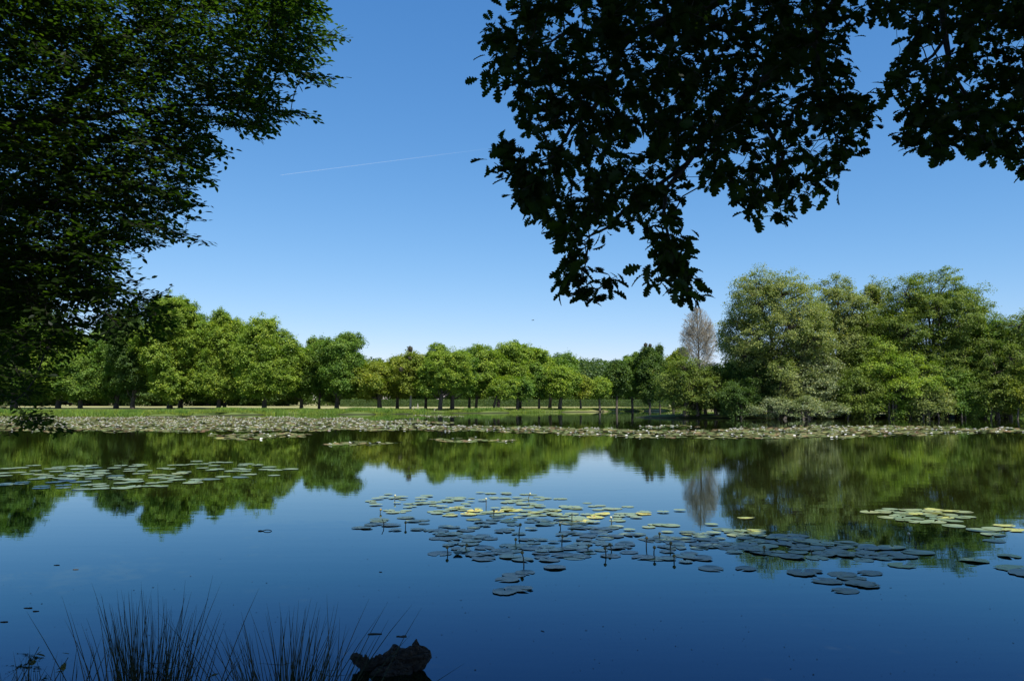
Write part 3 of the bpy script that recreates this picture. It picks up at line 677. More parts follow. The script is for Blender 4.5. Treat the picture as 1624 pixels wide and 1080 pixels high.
def put_pads(poly, n, kinds, label, group, rmin, rmax, seed, mind=.75, gridpx=None):
    global npads
    rng = np.random.default_rng(seed); placed = []; tries = 0
    xs_ = [p[0] for p in poly]; ys_ = [p[1] for p in poly]
    while len(placed) < n and tries < n * 150:
        tries += 1; px, py = rng.uniform(min(xs_), max(xs_)), rng.uniform(min(ys_), max(ys_))
        if not in_poly(np.array([px]), np.array([py]), poly)[0]: continue
        p = gp(px, py); r = rng.uniform(rmin, rmax)
        if any(math.hypot(p[0] - q[0], p[1] - q[1]) < (r + q[2]) * mind for q in placed): continue
        placed.append((p[0], p[1], r))
    A = np.array(placed); pxs, pys = proj(np.column_stack([A[:, 0], A[:, 1], 0 * A[:, 0]]))
    nc = max(1, min(7, int(round(len(A) / 7)))); colr = np.argsort(np.argsort(pxs)) * nc // len(A)
    cn = {1: [''], 2: ['left half', 'right half'], 3: ['left third', 'middle third', 'right third'], 4: ['left end', 'left of centre', 'right of centre', 'right end'],
          5: ['left end', 'left of centre', 'centre', 'right of centre', 'right end'], 6: ['left tip', 'left side', 'left of centre', 'right of centre', 'right side', 'right tip'],
          7: ['left tip', 'left side', 'left of centre', 'centre', 'right of centre', 'right side', 'right tip']}[nc]
    for c_ in range(nc):
        ii = np.where(colr == c_)[0]; ii = ii[np.argsort(-pys[ii])]; m_ = len(ii)
        for q_, k in enumerate(ii):
            row = ['nearest', 'second nearest', 'third nearest'][q_] if q_ < 3 and m_ > 5 else (['farthest', 'second farthest', 'third farthest'][m_ - 1 - q_] if m_ - 1 - q_ < 3 and m_ > 5 else ('mid depth' if m_ > 5 else ['nearest', 'second nearest', 'middle', 'fourth nearest', 'farthest'][q_]))
            if row == 'mid depth': rq = np.sort(A[ii, 2]); row = ('front' if q_ < m_ / 2 else 'back') + ' half, ' + ('small' if A[k, 2] < rq[m_ // 3] else 'large' if A[k, 2] > rq[2 * m_ // 3] else 'medium')
            where = f'{row}, {cn[c_]}' if cn[c_] else row
            x, y, r = placed[k]; one_pad(x, y, r, kinds[rng.integers(len(kinds))], f'{label}, {where}', group + ', ' + where, rng, k)
PADS = []
def one_pad(x, y, r, kind, label, group, rng, k=0):
    PADS.append((r / y, x, y, r, kind, label, group, k, rng.integers(4), rng.normal(0, .010, 2), rng.uniform(0, 6.28)))
def finish_pads():
    """the 290 that show largest stand as objects of their own; the rest goes to the belt"""
    PADS.sort(key=lambda t: -t[0])
    for _, x, y, r, kind, label, group, k, v, tl, rz in PADS[:290]:
        src = protos[kind][v]
        if src.name in used: o = src.copy(); COL.objects.link(o)
        else: o = src; used.add(src.name)
        s = r / .15; o.location = (x, y, .003 + .0012 * (k % 6)); o.rotation_euler = (tl[0], tl[1], rz); o.scale = (s, s, s)
        tag(o, label, 'lily pad', group)
    for L_ in protos.values():
        for o in L_:
            if o.name not in used: bpy.data.objects.remove(o)
    return PADS[290:]
# near middle, in the shade
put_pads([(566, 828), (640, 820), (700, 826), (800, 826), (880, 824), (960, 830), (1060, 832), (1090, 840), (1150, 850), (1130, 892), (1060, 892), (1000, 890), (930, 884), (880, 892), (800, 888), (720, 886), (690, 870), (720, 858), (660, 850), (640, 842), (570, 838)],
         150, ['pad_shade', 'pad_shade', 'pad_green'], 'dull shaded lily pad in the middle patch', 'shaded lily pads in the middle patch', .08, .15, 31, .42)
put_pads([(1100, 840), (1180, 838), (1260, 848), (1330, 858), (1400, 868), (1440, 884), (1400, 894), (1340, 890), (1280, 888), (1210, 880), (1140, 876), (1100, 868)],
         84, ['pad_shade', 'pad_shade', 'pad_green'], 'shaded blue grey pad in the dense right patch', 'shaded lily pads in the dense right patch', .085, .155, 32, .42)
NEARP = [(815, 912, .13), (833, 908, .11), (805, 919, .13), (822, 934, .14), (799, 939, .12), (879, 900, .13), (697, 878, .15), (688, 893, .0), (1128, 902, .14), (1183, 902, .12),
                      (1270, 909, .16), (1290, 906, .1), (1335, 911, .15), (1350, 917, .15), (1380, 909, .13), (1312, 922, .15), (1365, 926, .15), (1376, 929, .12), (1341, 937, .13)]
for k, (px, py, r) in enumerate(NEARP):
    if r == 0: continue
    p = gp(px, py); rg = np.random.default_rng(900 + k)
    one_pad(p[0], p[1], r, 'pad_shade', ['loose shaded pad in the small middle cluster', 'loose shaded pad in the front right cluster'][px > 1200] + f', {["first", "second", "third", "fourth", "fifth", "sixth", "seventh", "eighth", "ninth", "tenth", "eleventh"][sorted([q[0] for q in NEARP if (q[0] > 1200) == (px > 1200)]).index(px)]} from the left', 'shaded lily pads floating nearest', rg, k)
# near middle, in the sun: yellowing
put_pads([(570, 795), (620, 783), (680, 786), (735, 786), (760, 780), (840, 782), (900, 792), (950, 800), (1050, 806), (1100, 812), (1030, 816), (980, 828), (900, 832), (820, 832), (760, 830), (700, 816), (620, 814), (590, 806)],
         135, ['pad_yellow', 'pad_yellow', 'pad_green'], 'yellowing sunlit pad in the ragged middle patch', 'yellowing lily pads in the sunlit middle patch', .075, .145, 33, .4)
put_pads([(800, 795), (900, 800), (960, 812), (930, 832), (840, 830), (800, 815)], 24, ['pad_yellow'],
         'bright yellow pad in the thick of the sunlit patch', 'bright yellow lily pads', .1, .15, 37, .6)
# right, lit
put_pads([(1362, 816), (1400, 805), (1470, 808), (1530, 812), (1548, 821), (1500, 829), (1440, 828), (1400, 822)], 30, ['pad_green', 'pad_green', 'pad_green', 'pad_green', 'pad_yellow'],
         'pale green pad in the compact oval right patch', 'pale green lily pads in the oval patch', .12, .175, 34, .62)
for k, (px, py, r, kd, lb) in enumerate([(1513, 834, .16, 'pad_green', 'single lily pad just below the compact oval patch'), (1556, 841, .2, 'pad_green', 'leftmost pad of the small sunlit group at the right edge'), (1578, 839, .17, 'pad_green', 'second pad of the small sunlit group at the right edge'),
                      (1575, 848, .16, 'pad_green', 'lower pad of the small sunlit group at the right edge'), (1592, 834, .15, 'pad_yellow', 'topmost yellowish pad of the small right edge group'), (1606, 841, .15, 'pad_yellow', 'yellowish pad near the right photo edge'), (1577, 858, .14, 'pad_green', 'pad floating just below the small right edge group'),
                      (1545, 889, .16, 'pad_yellow', 'lone yellow pad on open water right of the shaded patch'), (1430, 897, .15, 'pad_yellow', 'ragged yellow pad below the end of the dense right patch'), (1600, 882, .13, 'pad_yellow', 'small frayed yellow pad near the right photo edge'),
                      (1608, 902, .19, 'pad_yellow', 'large yellow green pad cut by the right photo edge'), (1630, 910, .2, 'pad_shade', 'dark pad behind the large yellow one at the right edge'), (1455, 876, .19, 'pad_green', 'pale pad at the right tip of the dense shaded patch'),
                      (1415, 868, .17, 'pad_green', 'pale green sunlit pad near the right tip of the dense patch'), (1340, 862, .17, 'pad_green', 'pale sunlit pad on the upper edge of the dense patch'), (1280, 858, .18, 'pad_green', 'pale green pad on the upper left edge of the dense patch'), (1200, 842, .14, 'pad_yellow', 'yellowish frayed pad at the top left of the dense right patch'),
                      (1183, 822, .13, 'pad_yellow', 'thin yellow pad alone above the dense right patch'), (1128, 832, .1, 'pad_yellow', 'tiny yellow pad left of the tree reflection edge')]):
    p = gp(px, py); rg = np.random.default_rng(950 + k); one_pad(p[0], p[1], r, kd, lb, 'scattered sunlit lily pads on the right', rg, k)
# left patch
put_pads([(0, 744), (60, 737), (180, 738), (300, 733), (330, 728), (470, 745), (480, 752), (400, 757), (330, 762), (250, 775), (120, 778), (20, 774), (0, 768)], 112, ['pad_green', 'pad_green', 'pad_green', 'pad_shade'],
         'grey green pad in the wide left patch', 'lily pads in the wide left patch', .15, .23, 35, .7)
# belt: the rest of the pads and flowers, far out
belts = [[(-60, 660.5), (400, 661), (560, 663), (600, 666), (700, 669), (640, 673), (760, 676), (840, 676), (960, 680), (1080, 683), (1200, 678), (1330, 675), (1450, 675), (1530, 679), (1700, 680), (1700, 686), (1520, 687), (1440, 691), (1340, 694), (1200, 695.5), (1060, 695), (960, 692), (840, 687), (740, 684), (570, 682), (430, 684), (300, 685), (-60, 684)],
         [(600, 668), (660, 667), (720, 669.5), (700, 671.5), (640, 672)], [(640, 659.5), (700, 658.8), (740, 660), (680, 661)], [(1000, 676), (1060, 675), (1110, 676.5), (1040, 678)],
         [(330, 690), (420, 686.5), (495, 688), (480, 693), (400, 697), (340, 697)], [(510, 705), (560, 700), (640, 701), (600, 704.5), (540, 707)], [(683, 696), (740, 694.5), (830, 697), (800, 701), (740, 702), (700, 700)]]
def belt_pts(n, rng):
    out = []; 
    while sum(map(len, out)) < n:
        x = rng.uniform(-95, 75, 60000); y = rng.uniform(30, 150, 60000)
        px, py = proj(np.stack([x, y, 0 * x], 1)); k = np.zeros(len(x), bool)
        # the patches have ragged edges and open lanes between leaves
        py2 = py + .9 * np.sin(px * .06) + .5 * np.sin(px * .21)
        for b_ in belts: k |= in_poly(px, py2, b_)
        lane = np.sin(x * .35 + 2 * np.sin(y * .2)) * np.sin(y * .8 + x * .1)
        k &= (lane < .72) & (px > -60) & (px < 1690)
        out.append(np.stack([x[k], y[k]], 1))
    return np.concatenate(out)[:n]
rng = np.random.default_rng(41)
def belt_mesh(n, name, mat, label, r0, r1, tilt):
    P = belt_pts(n, rng); n = len(P); seg = 8; a = np.arange(seg) * 2 * np.pi / seg
    r = rng.uniform(r0, r1, n); t1 = rng.normal(0, tilt, n); t2 = rng.normal(0, tilt, n); z = .008 + rng.uniform(0, .015, n)
    ph = rng.uniform(0, 6, n)
    ex = r[:, None] * np.cos(a[None] + ph[:, None]); ey = r[:, None] * np.sin(a[None] + ph[:, None])
    ez = z[:, None] + ex * t1[:, None] + ey * t2[:, None]; ez = np.maximum(ez, .004)
    V = np.stack([P[:, :1] + ex, P[:, 1:] + ey, ez], -1)
    mb = MB(); mb.add(V.reshape(-1, 3), np.arange(n * seg).reshape(-1, seg)); left = finish_pads(); pv, tri, qd = pad_mesh(rng, .02)
    for _, x, y, r_, kind, lb, gr, k, v, tl, rz in left:
        ca, sa = math.cos(rz), math.sin(rz); w = pv * r_; w = np.stack([w[:, 0] * ca - w[:, 1] * sa + x, w[:, 0] * sa + w[:, 1] * ca + y, w[:, 2] + .004 + .003 * (k % 5)], 1); mb.add(w, tri, qd)
    o = mb.build(name, mat); o.data.materials.append(M['pad_green']); mi = np.zeros(len(o.data.polygons), np.int32); mi[n:] = 1; o.data.polygons.foreach_set('material_index', mi)
    return tag(o, label, 'lily pads', kind='stuff')
m, nt, out = nmat('belt pads'); p = N(nt, 'ShaderNodeBsdfPrincipled'); p.inputs['Roughness'].default_value = .7; p.inputs['Specular IOR Level'].default_value = .12
ge = N(nt, 'ShaderNodeNewGeometry'); r_ = ramp(nt, ge.outputs['Random Per Island'], [(0, (.08, .115, .03)), (.45, (.13, .15, .05)), (.75, (.16, .14, .055)), (.92, (.18, .10, .055)), (1, (.27, .27, .08))])
nt.links.new(r_.outputs[0], p.inputs['Base Color']); nt.links.new(p.outputs[0], out.inputs[0]); M['belt'] = m
belt_mesh(26000, 'lily_pad_belt', M['belt'], 'dense belt of floating lily pads crossing the lake, grown together', .12, .21, .06)
# flowers
def flower(rng, s=1.0):
    V = []; Fq = []; k = 0
    for ring, (n_, tilt, L_) in enumerate([(8, .25, .062), (7, .75, .055), (5, 1.2, .042)]):
        for i in range(n_):
            a = 2 * np.pi * (i + .5 * ring) / n_ + rng.normal(0, .05); d = np.array([math.cos(a), math.sin(a), 0]); s_ = np.array([-math.sin(a), math.cos(a), 0])
            u = d * math.cos(tilt) + np.array([0, 0, math.sin(tilt)])
            b0 = np.array([0, 0, .02]) + d * .006
            V += [b0, b0 + u * L_ * .5 + s_ * .014, b0 + u * L_, b0 + u * L_ * .5 - s_ * .014]; Fq.append([k, k + 1, k + 2, k + 3]); k += 4
    return np.array(V) * s, np.array(Fq)
fl = []
rng = np.random.default_rng(43)
for j in range(3):
    V, Fq = flower(rng, 1.25); mb = MB(); mb.add(V, Fq); fl.append(mb.build('water_lily', M['petal']))
NF = 1900; P = belt_pts(NF, rng); P = P[np.argsort(P[:, 1])]
near = P[:270]; zc = {}
for k, (x, y) in enumerate(near):
    if k < 3: o = fl[k]
    else: o = fl[k % 3].copy(); COL.objects.link(o)
    o.location = (x, y, .02); s = rng.uniform(.75, 1.15); o.scale = (s, s, s); o.rotation_euler = (rng.normal(0, .2), rng.normal(0, .2), rng.uniform(0, 6))
    px = proj(np.array([x, y, 0.]))[0]; o.scale = (s, s, s * .6)
    zones = [(150, 'below the hanging branches'), (330, 'in front of the tallest tree'), (480, 'in front of the round yellow green tree'), (580, 'in front of the two peaked tree'), (680, 'in front of the birch'), (760, 'in front of the beached boat'),
             (880, 'in front of the highest middle crown'), (960, 'in front of the low gap'), (1050, 'in front of the mistletoe tree'), (1130, 'in front of the bare tree'), (1200, 'in front of the island tip'), (1260, 'in front of the low pale bush'), (1330, 'in front of the silvery bush'),
             (1400, 'in front of the dull olive bush'), (1470, 'in front of the yellow green bush'), (1540, 'in front of the largest dome'), (9999, 'near the right photo edge')]
    zn = [z for a, z in zones if px < a][0]; zc.setdefault(zn, []).append(o)
for zn, L_ in zc.items():
    L_.sort(key=lambda o: o.location[1]); m_ = len(L_)
    for q_, o in enumerate(L_):
        row = (['nearest', 'second nearest', 'third nearest'][q_] if q_ < 3 else (['farthest', 'second farthest', 'third farthest'][m_ - 1 - q_] if m_ - 1 - q_ < 3 else 'mid depth'))
        tag(o, f'open white water lily {zn}, {row}', 'water lily', f'white water lilies {zn}, {row}')
V0, F0 = flower(rng, 1.5); rest = P[270:]
sc_ = rng.uniform(.8, 1.5, len(rest)); mb = MB()
VV = V0[None] * [1, 1, .6] * sc_[:, None, None] + np.concatenate([rest, np.full((len(rest), 1), .02)], 1)[:, None]
mb.add(VV.reshape(-1, 3), (F0[None] + (np.arange(len(rest)) * len(V0))[:, None, None]).reshape(-1, 4))
tag(mb.build('distant_water_lilies', M['petal']), 'hundreds of tiny white water lilies dotted over the far lily belt', 'water lilies', kind='stuff')
# bud stalks
buds = [(603, 809, 813, 'y'), (609, 821, 835, 'n'), (643, 828, 836, 'y'), (626, 785, 794, 'w'), (771, 790, 802, 'w'), (838, 782, 792, 'w'), (783, 809, 818, 'y'), (710, 867, 878, 'y'), (738, 864, 871, 'y'), (818, 855, 863, 'y'), (823, 830, 849, 'y'),
        (831, 874, 897, 'y'), (891, 849, 863, 'y'), (907, 815, 828, 'w'), (889, 832, 838, 'y'), (970, 820, 829, 'w'), (932, 866, 872, 'y'), (961, 868, 882, 'y'), (970, 863, 874, 'y'), (1025, 852, 867, 'y'), (1037, 867, 881, 'y'), (1063, 860, 873, 'y'),
        (1069, 881, 890, 'y'), (1046, 847, 852, 'y'), (1212, 868, 874, 'y'), (1288, 870, 880, 'n'), (1443, 846, 853, 'w')]
for k, (px, y0, y1, ty) in enumerate(buds):
    p = gp(px, y1); h = max(.85 * (y1 - y0) * p[1] / F, .045); rng = np.random.default_rng(500 + k)
    where = 'in the sunlit yellow patch' if y1 < 830 else ('in the dense right patch' if px > 1100 else 'in the shaded middle patch')
    desc = {'y': 'dull yellow lily bud on a dark stalk', 'w': 'pale whitish lily bud on a thin stalk', 'n': 'bare dark stalk without flower standing'}[ty]
    root = thing('lily_bud' if ty != 'n' else 'bare_stalk', f'{desc} {where}', 'flower bud', (p[0], p[1], 0), 0, f'{desc} {where}')
    ln = rng.normal(0, .25) * h; mb = MB(); tube(mb, [[0, 0, -.03], [ln * .2, 0, h * .5], [ln * .8, 0, h * .88], [ln, 0, h]], [.0075, .007, .006, .006], 6); mb.build('stalk', M['stalk'], root)
    if ty != 'n':
        mb = MB(); zz_ = np.array([0, .008, .02, .032, .04]); tube(mb, np.stack([ln + 0 * zz_, 0 * zz_, h - .012 + zz_], 1), np.array([.008, .018, .021, .015, .005]), 10)
        mb.build('bud', M['bud_y' if ty == 'y' else 'bud_w'], root, smooth=True)
# upturned dark leaf in the middle patch
p = gp(726, 879); rng = np.random.default_rng(3); V, tri, qd = pad_mesh(rng, .02)
V = V * np.array([.06, .09, .15]); V[:, 2] = .012 + .03 * np.clip(1 - (V[:, 1] / .09) ** 2, 0, 1); mb = MB(); mb.add(V, tri, qd)
tag(mb.build('curled_lily_pad', M['pad_shade'], loc=tuple(p), smooth=True), 'dark domed lily leaf standing up out of the shaded middle patch', 'lily pad')

# floating specks, twig and driftwood
M['debris'] = pmat('dark floating debris', (.03, .025, .018), (.05, .04, .03), .9, 20)
rng = np.random.default_rng(51); n = 700
px = rng.uniform(-20, 1640, n); py = rng.uniform(850, 1075, n) ; P = gp(px, py)
seg = 5; a = np.arange(seg) * 2 * np.pi / seg
rx = np.exp(rng.normal(-5.5, .5, n)); ry = rx * rng.uniform(.3, 1, n); th = rng.uniform(0, 3, n)
ex = rx[:, None] * np.cos(a); ey = ry[:, None] * np.sin(a)
V = np.stack([P[:, :1] + ex * np.cos(th)[:, None] - ey * np.sin(th)[:, None], P[:, 1:2] + ex * np.sin(th)[:, None] + ey * np.cos(th)[:, None], .003 + 0 * ex], -1)
mb = MB(); mb.add(V.reshape(-1, 3), np.arange(n * seg).reshape(-1, seg)); tag(mb.build('floating_debris', M['debris']), 'tiny dark specks floating on the near water', 'debris', kind='stuff')
p = gp(424, 842); mb = MB(); t = np.linspace(0, np.pi, 9)
tube(mb, np.stack([.06 * np.cos(t), 0 * t, .02 * np.sin(t) - .002], 1), .006, 6); tube(mb, [[-.13, .0, .004], [-.10, .0, .008], [-.06, 0, .002]], .008, 6)
tag(mb.build('floating_twig', M['debris'], loc=tuple(p)), 'small dark bent twig arching out of open water at left', 'twig')
for k, (px, py, s, lab) in enumerate([(45, 964, .035, 'dark leaf scrap on the water left of the rushes'), (57, 969, .025, 'tiny leaf scrap beside the larger one left of the rushes'), (7, 986, .03, 'leaf scrap at the left photo edge above the rushes'), (593, 1005, .045, 'thin strip of floating bark above the driftwood, left'), (637, 1009, .04, 'thin strip of floating bark above the driftwood, right'), (90, 896, .03, 'short dark twiglet on the water above the rushes'), (120, 903, .025, 'dark scrap with pale edge above the rush clump')]):
    p = gp(px, py); rng = np.random.default_rng(k); a = np.linspace(0, 2 * np.pi, 14, endpoint=False)
    r = s * (1 + rng.normal(0, .2, 14)); top_ = np.stack([r * np.cos(a), r * .3 * np.sin(a), .003 + rng.uniform(0, .004, 14)], 1); bt = top_ * [1, 1, 0] + [0, 0, -.003]
    i = np.arange(14); j = (i + 1) % 14; mb = MB(); mb.add(np.vstack([top_, bt]), i[None], (i[::-1] + 14)[None], np.stack([i + 14, j + 14, j, i], 1))
    tag(mb.build('floating_scrap', M['debris'], loc=tuple(p)), lab, 'debris', 'scraps floating on the near water')

def driftwood():
    from mathutils import noise as mn
    c = gp(628, 1062)
    root = thing('driftwood_stump', 'dark jagged rotten stump half sunk in the water at the bottom', 'stump', (c[0], c[1], 0), 0)
    def lump(name, A_, B_, ra, rb, flat, seed, jag=.05, nu=72, nv=60):
        """ragged weathered wood between two points"""
        A_ = np.array(A_, float); B_ = np.array(B_, float); ax_ = unit(B_ - A_); side = unit(np.cross(ax_, [0, 1., 0])); fr = np.cross(side, ax_)
        V = []
        for v in range(nv):
            t = v / (nv - 1); prof = (math.sin(math.pi * min(max(t, .012), .988)) ** .42) * (ra * (1 - t) + rb * t)
            for u in range(nu):
                a = 2 * math.pi * u / nu; q_ = Vector((math.cos(a) * 1.3 + seed, math.sin(a) * 1.3, t * 2.2))
                n_ = mn.fractal(q_ * 1.6, 1.0, 2.0, 4); ridge = mn.fractal(Vector((math.cos(a) * 5 + seed, math.sin(a) * 5, t * 1.3)), 1.0, 2.1, 4); sp = max(0.0, mn.noise(Vector((a * 3.3 + seed, t * 7.5, seed)))) ** 1.4
                r = prof * (1 + .55 * n_ + .28 * ridge) + jag * sp * (.3 + math.sin(math.pi * t))
                V.append(A_ + (B_ - A_) * t + side * math.cos(a) * r + fr * math.sin(a) * r * flat)
        idx = np.arange(nu * nv).reshape(nv, nu); q = np.stack([idx[:-1], np.roll(idx[:-1], -1, 1), np.roll(idx[1:], -1, 1), idx[1:]], -1).reshape(-1, 4)
        mb = MB(); mb.add(np.array(V), q, idx[0][::-1][None], idx[-1][None]); return mb.build(name, M['bark_drift'], root)
    lump('stump_body', (-.22, .0, -.01), (.235, .02, .10), .062, .082, .7, 3.1, .07)
    lump('stump_slab', (-.16, -.10, -.02), (.12, -.06, .01), .06, .07, .6, 9.3, .03)
    lump('broken_root', (-.19, .0, .01), (-.305, .0, .10), .035, .028, .8, 17.7, .03, 40, 30)
    lump('broken_root', (-.18, .01, .02), (-.215, .01, .10), .018, .010, .8, 23.1, .02, 30, 22)
    lump('splinter', (.12, .02, .06), (.135, .02, .20), .035, .014, .6, 31.4, .02, 30, 26)
    lump('splinter', (-.02, .02, .04), (-.01, .02, .165), .02, .008, .6, 35.4, .015, 24, 20)
M['bark_drift'] = pmat('rotten wet wood', (.040, .027, .016), (.007, .005, .004), .6, 22, .03, 50)
driftwood()

# ------------------------------------------------------------------ rushes of the near bank
def rush(label, px, D, n, hmax, spread, seed, lean=.32):
    rng = np.random.default_rng(seed); b0 = pt(px, 1080, D); x0 = b0[0]
    z0 = gz(x0, D) - .02
    root = thing('rush_clump', label, 'rushes', (x0, D, z0), 0, 'rush clumps of the near shore'); mb = MB()
    for k in range(n):
        bx, by = rng.normal(0, spread * .45), rng.normal(0, .10); h = hmax * rng.uniform(.42, 1.0) ** .7
        l = bx / spread * .28 + rng.normal(0, lean); ly = rng.normal(0, .18); c = rng.normal(0, .05); t = np.linspace(0, 1, 7)
        xx = bx + h * (l * t * .8 + np.sign(l) * abs(l) ** 1.5 * .4 * t ** 2.5 + c * t ** 2); zz_ = h * t * (1 - .12 * l * l * t); yy = by + h * ly * t
        tube(mb, np.stack([xx, yy, zz_], 1),   .0034 * np.array([1.2, 1.15, 1.05, .95, .8, .55, .12]), 4, cap=False)
    for k in range(6):   # bent and broken stems
        h = hmax * rng.uniform(.4, .75); l = rng.normal(0, .35); bx = rng.normal(0, spread * .4); e = np.array([bx + l * h, rng.normal(0, .05), h]); s = rng.choice([-1, 1])
        tube(mb, [[bx, 0, 0], (np.array([bx, 0, 0]) + e) / 2 + [0, 0, .03], e, e + np.array([s * .1, 0, -.03]), e + np.array([s * .24, 0, -.02])], [.0026, .0024, .0022, .002, .0006], 4, cap=False)
    mb.build('stems', M['rush'], root)
rush('tall dense rush clump at the bottom left of the lake edge', 235, 4.75, 190, 1.0, .25, 71, .12)
rush('wide fanned rush clump left of the driftwood stump', 452, 4.7, 210, 1.05, .21, 72, .26)
rush('low sparse rushes in the bottom left corner', 60, 4.7, 60, .52, .30, 73, .25)
rush('short sparse rushes between the two big clumps', 350, 4.6, 36, .45, .22, 74, .3)
def sprig(px, py, D, seed, label):
    rng = np.random.default_rng(seed); tp = pt(px, py, D); bx = pt(px - 40, 1080, D)[0]; z0 = gz(bx, D)
    root = thing('marsh_plant', label, 'plant', (bx, D, z0)); e = tp - np.array([bx, D, z0])
    mb = MB(); tube(mb, [[0, 0, 0], e * [.3, 1, .55] + [0, 0, .03], e], [.004, .003, .002], 5); mb.build('stem', M['rush'], root)
    V, F_ = beech_leaf(); 
    for k in range(5):
        t = rng.uniform(.75, 1.05); a = rng.uniform(0, 6.28); mb = MB(); Rm = np.array(Euler((rng.normal(0, .5), rng.normal(0, .5), a)).to_matrix())
        mb.add((V * .05) @ Rm.T + e * t, F_); mb.build('leaf', M['sprig'], root)
M['sprig'] = leaf_mat('marsh plant leaves', (.10, .09, .02), (.07, .08, .02), gloss=.03)
def beech_leaf():
    V = np.array([[0, 0, 0], [.28, .25, .04], [.66, .24, .03], [1, 0, -.05], [.66, -.24, .03], [.28, -.25, .04]])
    return V, np.array([[0, 3, 2, 1], [0, 5, 4, 3]])
sprig(62, 1025, 4.7, 1, 'little marsh plant with yellowish leaf tips in the bottom left corner')
sprig(108, 1042, 4.7, 2, 'second marsh plant with yellowish leaf tips left of the tall rush clump')
sprig(335, 1068, 4.7, 3, 'small marsh plant between the two big rush clumps')

# ------------------------------------------------------------------ overhanging trees
class Skel:
    def __init__(s): s.P = np.zeros((0, 3)); s.par = np.zeros(0, int); s.rmin = np.zeros(0)
    def chain(s, pts, rad, start=-1):
        pts = np.asarray(pts, float); n0 = len(s.P); seg = []; rr_ = []
        for k in range(len(pts) - 1):
            L_ = np.linalg.norm(pts[k + 1] - pts[k]); m_ = max(2, int(L_ / .22))
            t = np.linspace(0, 1, m_, endpoint=False)[:, None]; seg.append(pts[k] * (1 - t) + pts[k + 1] * t)
            rr_.append(rad[k] * (1 - t[:, 0]) + rad[k + 1] * t[:, 0])
        seg.append(pts[-1:]); rr_.append([rad[-1]]); S = np.vstack(seg); rr_ = np.concatenate(rr_)
        if len(S) > 4:
            rng = np.random.default_rng(len(S) + n0); w = rng.normal(0, .02, S.shape); S[1:-1] += w[1:-1]
        s.P = np.vstack([s.P, S]); par = np.arange(len(S)) - 1 + n0; par[0] = start
        s.par = np.concatenate([s.par, par]); s.rmin = np.concatenate([s.rmin, rr_]); return n0 + len(S) - 1
    def reach(s, targets, rng, sag=.08, step=.14):
        """connect every target to the nearest wood, nearest first"""
        d = np.array([np.linalg.norm(s.P - t, axis=1).min() for t in targets]); order = np.argsort(d); ends = []; dirs = []
        for k in order:
            t = targets[k]; dd = np.linalg.norm(s.P - t, axis=1); i = dd.argmin(); L_ = dd[i]; m_ = max(1, int(math.ceil(L_ / step)))
            a = np.linspace(0, 1, m_ + 1)[1:, None]; Q = s.P[i] * (1 - a) + t * a
            Q[:, 2] += sag * L_ * np.sin(a[:, 0] * np.pi); Q[:-1] += rng.normal(0, .012, Q[:-1].shape)
            n0 = len(s.P); s.P = np.vstack([s.P, Q]); par = np.arange(m_) - 1 + n0; par[0] = i
            s.par = np.concatenate([s.par, par]); s.rmin = np.concatenate([s.rmin, np.full(m_, .0014)]); ends.append(n0 + m_ - 1); dirs.append(unit(t - s.P[par[-1]]) if m_ > 1 else unit(t - s.P[i]))
        return np.array(ends), np.array(dirs)
    def wood(s, mb, tip=.0014, k=.5, cap=.03, sides=5):
        n = len(s.P); cnt = np.ones(n)
        for i in range(n - 1, -1, -1):
            if s.par[i] >= 0: cnt[s.par[i]] += cnt[i] * .5 if cnt[i] < 3 else cnt[i]
        r = np.maximum(np.minimum(tip * cnt ** k * .6 + tip * .4, cap), s.rmin)
        e = np.where(s.par >= 0)[0]; pr = s.par[e]
        edge_tubes(mb, s.P[pr], s.P[e], np.minimum(r[pr], r[e] * 1.6), r[e], sides)

def sample_poly(poly, n, rng, dens=None):
    xs_ = [p[0] for p in poly]; ys_ = [p[1] for p in poly]; out = []
    while len(out) < n:
        x = rng.uniform(min(xs_), max(xs_), 4 * n); y = rng.uniform(min(ys_), max(ys_), 4 * n); k = in_poly(x, y, poly)
        if dens is not None: k &= rng.uniform(size=len(x)) < dens(x, y)
        out += list(zip(x[k], y[k]))
    return np.array(out[:n])
def place_leaves(mb, Vl, Fl, P, D, Nn, size):
    """Vl: leaf along +x; D: axis; Nn: leaf normal"""
    D = unit(D); Nn = unit(Nn - (Nn * D).sum(1, keepdims=True) * D); B = np.cross(Nn, D); s = np.asarray(size).reshape(-1, 1, 1)
    V = P[:, None] + s * (Vl[None, :, 0:1] * D[:, None] + Vl[None, :, 1:2] * B[:, None] + Vl[None, :, 2:3] * Nn[:, None])
    mb.add(V.reshape(-1, 3), *[(f[None] + (np.arange(len(P)) * len(Vl))[:, None, None]).reshape(-1, f.shape[1]) for f in Fl])

